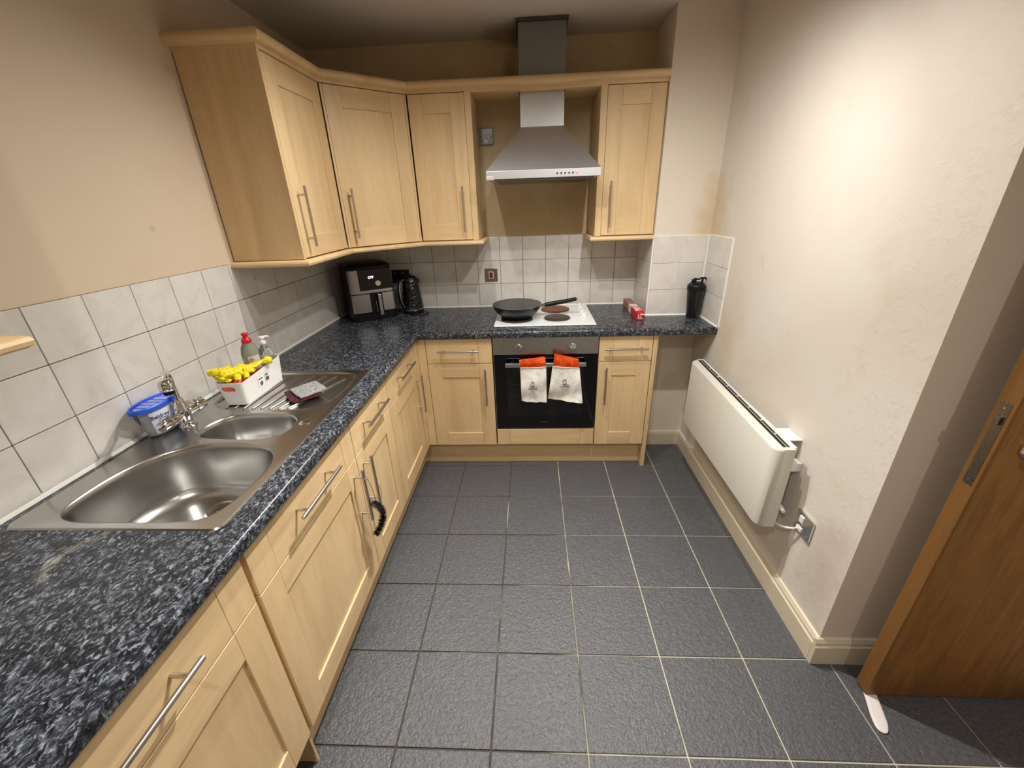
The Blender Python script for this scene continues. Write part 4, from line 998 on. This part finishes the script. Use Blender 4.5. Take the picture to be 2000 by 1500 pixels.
# ---------------------------------------------------------------- foil box
u = thing('foil_box', 'long red and white carton of kitchen wrap against the column tiles', 'box', (1.895, -.25, .9105))
p0, p1 = Vector((1.895, -.06, 0)), Vector((1.893, -.443, 0)); dirv = (p1-p0).normalized(); Ln = (p1-p0).length
mt = Matrix.Translation((p0.x, p0.y, .9108)) @ Matrix.Rotation(math.atan2(dirv.y, dirv.x), 4, 'Z')
def fb(bm): return xform(bm, mt)
Wd, Hd = .046, .046
REDC = mat('red_card', sr(196, 24, 40), .45); WHC = mat('white_card', sr(226, 208, 200), .5); GRC = mat('brown_card', sr(150, 112, 100), .6)
obj('carton_far_end', fb(box(B(), 0, .16, -Wd/2, Wd/2, 0, Hd, .0012)), GRC, u, label='dull pinkish far half')
obj('carton_middle', fb(box(B(), .1605, .23, -Wd/2, Wd/2, 0, Hd, .0012)), WHC, u, label='white middle band')
obj('carton_front', fb(box(B(), .2305, Ln, -Wd/2, Wd/2, 0, Hd, .0012)), REDC, u, label='red printed end')
bm = B(); box(bm, .245, .335, -.010, .004, Hd, Hd+.0008)
for k in range(5): box(bm, .248+k*.017, .259+k*.017, .009, .018, Hd, Hd+.0008)
box(bm, .30, .345, -.020, -.013, Hd, Hd+.0008); box(bm, .25, .29, -.020, -.014, Hd, Hd+.0008)
for k in range(3): box(bm, Ln, Ln+.0008, -.014+k*.010, -.010+k*.010, .008, .036)
obj('print', fb(bm), mat('white_print', sr(236, 206, 204), .5), u)
obj('flap', fb(box(B(), Ln-.002, Ln+.014, -.004, Wd/2, Hd-.012, Hd-.009, .001)), WHC, u)
# crumpled clear film behind it
FILM = mat('clear_film', sr(220, 216, 208), .12, Transmission_Weight=.7, IOR=1.2)
top(obj('plastic_wrapper', blob(B(), (1.928, -.145, .9290), .017, (.75, 1.9, .9), .55, 8, 16), FILM, origin=(1.93, -.15, .91)), 'crumpled clear plastic wrapper behind the red carton', 'wrapper')

# ---------------------------------------------------------------- shaker bottle
u = thing('shaker_bottle', 'tall black shaker bottle standing in the tiled corner at the right', 'bottle', (2.207, -.395, .9105))
SMK = mat('smoky_black_plastic', sr(20, 20, 20), .22)
sc_ = (2.207, -.393, 0)
bm = B(); lathe(bm, [(.001, .9106), (.034, .9106), (.037, .914), (.0375, .94), (.047, 1.070)], sc_, 40); obj('cup', bm, SMK, u, smooth=40)
bm = B(); lathe(bm, [(.049, 1.0705), (.050, 1.074), (.050, 1.094), (.048, 1.098), (.038, 1.108), (.030, 1.114), (.001, 1.115)], sc_, 40); obj('lid', bm, BLACK, u, smooth=40)
bm = B(); lathe(bm, [(.014, 1.1152), (.013, 1.130), (.001, 1.131)], (sc_[0]-.020, sc_[1]-.004, 0), 20); obj('mouthpiece', bm, BLACK, u, smooth=40)
bm = B(); tube(bm, smooth_path([(sc_[0]-.030, sc_[1]-.012, 1.114), (sc_[0]-.022, sc_[1]-.012, 1.134), (sc_[0]+.002, sc_[1]-.012, 1.131), (sc_[0]+.012, sc_[1]-.012, 1.137), (sc_[0]+.036, sc_[1]-.012, 1.139), (sc_[0]+.043, sc_[1]-.010, 1.130)]), .005, 10); tube(bm, [(sc_[0]+.024, sc_[1]-.010, 1.110), (sc_[0]+.024, sc_[1]-.011, 1.136)], .006, 10)
obj('carry_loop', bm, BLACK, u, smooth=60)

# ---------------------------------------------------------------- bottle brush
u = thing('bottle_brush', 'black bristle bottle brush hung by its wire from a door handle', 'brush', (.645, -1.61, .42))
wire = smooth_path([(.633, -1.604, .655), (.648, -1.613, .665), (.652, -1.600, .655), (.655, -1.585, .60), (.652, -1.570, .54), (.655, -1.565, .50)], 5)
bm = B(); tube(bm, wire, .0012, 6)
spine = smooth_path([(.655, -1.600, .545), (.665, -1.583, .515), (.668, -1.567, .478), (.664, -1.567, .440), (.655, -1.590, .412), (.648, -1.617, .405)], 8)
tube(bm, [wire[-1]]+[Vector((.657, -1.580, .53))]+spine[4:], .0016, 6)
tube(bm, smooth_path([(.660, -1.556, .50), (.668, -1.545, .54), (.668, -1.553, .59), (.660, -1.570, .60)], 5), .0009, 5)
obj('wire_stem', bm, WIRE, u, smooth=60)
bm = B(); rn = random.Random(3)
for i in range(1500):
    t_ = rn.random()*(len(spine)-1.01); k = int(t_); p = spine[k].lerp(spine[k+1], t_-k); d = (spine[k+1]-spine[k]).normalized()
    v = Vector((rn.gauss(0, 1), rn.gauss(0, 1), rn.gauss(0, 1))); v = (v-d*v.dot(d)).normalized(); v = (v+d*rn.uniform(-.15, .15))*rn.uniform(.013, .020)
    s = d*.0012; a = bm.verts.new(p-s); b = bm.verts.new(p+s); c = bm.verts.new(p+v.cross(d).normalized()*.0016); e = bm.verts.new(p+v)
    for f in ((a, b, e), (b, c, e), (c, a, e)): bm.faces.new(f)
obj('bristles', bm, mat('black_bristle', sr(14, 14, 16), .5), u, kind='stuff')

# ---------------------------------------------------------------- door at the right
def oak():
    m = mat('oak_veneer', sr(140, 94, 40), .42); t = NT(m); v = t.coord((9, 9, .7))
    a = t.noise(v, 2.2, 6, .65, 1.4); b = t.noise(v, 9, 5, .7, .5)
    c = t.ramp(a, [(.3, sr(124, 82, 34)), (.5, sr(144, 98, 44)), (.7, sr(158, 110, 54))])
    c = t.mix(t.ramp(b, [(.5, G(0)), (.7, G(.5))]), c, sr(100, 62, 24))
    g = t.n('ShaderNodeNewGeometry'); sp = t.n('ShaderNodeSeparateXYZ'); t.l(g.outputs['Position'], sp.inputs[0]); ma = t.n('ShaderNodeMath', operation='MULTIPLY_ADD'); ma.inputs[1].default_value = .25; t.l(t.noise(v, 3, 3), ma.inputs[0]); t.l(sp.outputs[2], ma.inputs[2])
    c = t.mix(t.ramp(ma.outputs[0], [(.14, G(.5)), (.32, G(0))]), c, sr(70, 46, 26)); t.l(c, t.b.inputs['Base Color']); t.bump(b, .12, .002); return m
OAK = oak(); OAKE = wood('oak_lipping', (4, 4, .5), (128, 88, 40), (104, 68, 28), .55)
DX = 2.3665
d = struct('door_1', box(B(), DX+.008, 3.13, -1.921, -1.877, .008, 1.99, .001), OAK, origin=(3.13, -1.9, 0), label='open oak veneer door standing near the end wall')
def dch(name, bm, m, par, **k):
    bmesh.ops.translate(bm, verts=bm.verts, vec=-Vector((3.13, -1.9, 0))); return obj(name, bm, m, par, local=True, **k)
dch('edge_lipping', box(B(), DX, DX+.0078, -1.921, -1.877, .008, 1.99, .001), OAKE, d)
lp = dch('latch_plate', box(B(), DX-.0015, DX-.0001, -1.912, -1.889, .868, 1.098, .0005), AGED, d)
dch('latch_bolt', box(B(), DX-.010, DX-.0016, -1.907, -1.894, 1.040, 1.062, .002), AGED, lp)
for z in (.882, 1.084): dch('screw', lathe(B(), [(.003, DX-.0016), (.0028, DX-.0026)], (0, -1.9005, z), 10, ax='x'), CHROME, lp)
bm = B(); lathe(bm, [(.0265, -1.9215), (.0265, -1.927), (.022, -1.931), (.010, -1.932), (.010, -1.965)], (2.445, 0, .985), 28, ax='y'); hr = dch('door_handle', bm, CHROME, d, smooth=40)
dch('lever', tube(B(), smooth_path([(2.445, -1.962, .985), (2.458, -1.970, .985), (2.50, -1.972, .985), (2.565, -1.968, .983)]), .0085, 14), CHROME, hr, smooth=60)
bm = B(); box(bm, 3.132, 3.16, -1.93, -1.80, 0, 2.03, .002); struct('trim_1', bm, OAKE, label='oak door frame post at the hinges')
# white plastic wedge under the door
bm = B(); P = [(0, 0), (.016, .004), (.019, -.03), (.020, -.07), (.019, -.10), (.010, -.122), (-.004, -.124), (-.013, -.112), (-.016, -.085), (-.015, -.04), (-.013, -.0)]
P = [(p.x, p.y) for p in smooth_loop([(x, y, 0) for x, y in P], 4)]
c = (sum(p[0] for p in P)/len(P), sum(p[1] for p in P)/len(P)); rg = []
for z, s in ((.0012, .92), (.003, 1.0), (.0055, 1.0), (.007, .93), (.0074, .6)): rg.append([bm.verts.new((c[0]+(x-c[0])*s, c[1]+(y-c[1])*s, z)) for x, y in P])
for A, C in zip(rg, rg[1:]): bridge(bm, A, C)
bm.faces.new(rg[0]); bm.faces.new(rg[-1]); bmesh.ops.scale(bm, vec=(1.15, 1.05, 1.2), verts=bm.verts); rot_bm(bm, math.radians(-20)); bmesh.ops.translate(bm, verts=bm.verts, vec=(2.388, -1.905, 0))
top(obj('knife_handle', bm, mat('worn_white_plastic', sr(222, 212, 208), .45), smooth=50, origin=(2.37, -1.96, 0)), 'worn white plastic handle wedged under the open door', 'wedge')

# ---------------------------------------------------------------- light fittings (above and behind the frame)
def lens(u, c, aim, r=.024):
    d = (Vector(aim)-Vector(c)).normalized(); q = d.to_track_quat('Z', 'Y').to_matrix().to_4x4(); q.translation = Vector(c)
    bm = B(); lathe(bm, [(r+.004, -.085), (r+.012, -.06), (r+.014, -.008), (r+.011, -.006), (r+.008, -.05), (.002, -.055)], (0, 0, 0), 28); xform(bm, q)
    hd_ = obj('lamp_head', bm, CHROME, u, smooth=40)
    bm = B(); lathe(bm, [(r+.004, -.045), (r+.004, -.040), (.001, -.038)], (0, 0, 0), 24); xform(bm, q)
    obj('lit_lens', bm, mat('lit_lens', (1, .95, .85, 1), .4, Emission_Color=(1, .96, .9, 1), Emission_Strength=12), hd_)
u = thing('spotlight_bar', 'chrome ceiling bar with three spotlight heads above the kitchen floor', 'light', (1.3, -1.24, H))
bm = B(); box(bm, -.47, .47, -.016, .016, -.024, 0, .004); rot_bm(bm, math.atan2(-.45, .744)); bmesh.ops.translate(bm, verts=bm.verts, vec=(1.29, -1.246, H-.0005)); obj('bar', bm, CHROME, u)
for c_, a_ in (((1.66, -1.47, 2.275), (1.9, -1.0, 1.2)), ((.916, -1.02, 2.275), (.6, -1.2, 1.2)), ((1.27, -1.235, 2.275), (1.1, -2.2, 0))):
    d_ = (Vector(a_)-Vector(c_)).normalized(); lens(u, Vector(c_)+d_*.012, a_)
    obj('swivel_arm', tube(B(), [(c_[0], c_[1], 2.357), tuple(Vector(c_)-d_*.075)], .005, 8), CHROME, u)
for x, y, lb in ((2.34, -3.15, 'recessed ceiling downlight behind the viewer near the door'), (.95, -3.0, 'recessed ceiling downlight behind the viewer near the sink wall')):
    u = thing('downlight', lb, 'light', (x, y, H), 0, 'recessed ceiling downlights')
    bm = B(); prs = [(.030, -.0005), (.033, -.004), (.040, -.005), (.044, -.0005)]
    rg = [[bm.verts.new((r*math.cos(2*PI*k/32), r*math.sin(2*PI*k/32), z)) for k in range(32)] for r, z in prs]
    for k in range(4): bridge(bm, rg[k], rg[(k+1) % 4])
    obj('bezel', bm, CHROME, u, local=True, smooth=40)
    bm = B(); lathe(bm, [(.029, -.0005), (.029, -.0020)], (0, 0, 0), 32); obj('lamp_face', bm, mat('lit_face', (1, .95, .85, 1), .4, Emission_Color=(1, .96, .9, 1), Emission_Strength=12), u, local=True)
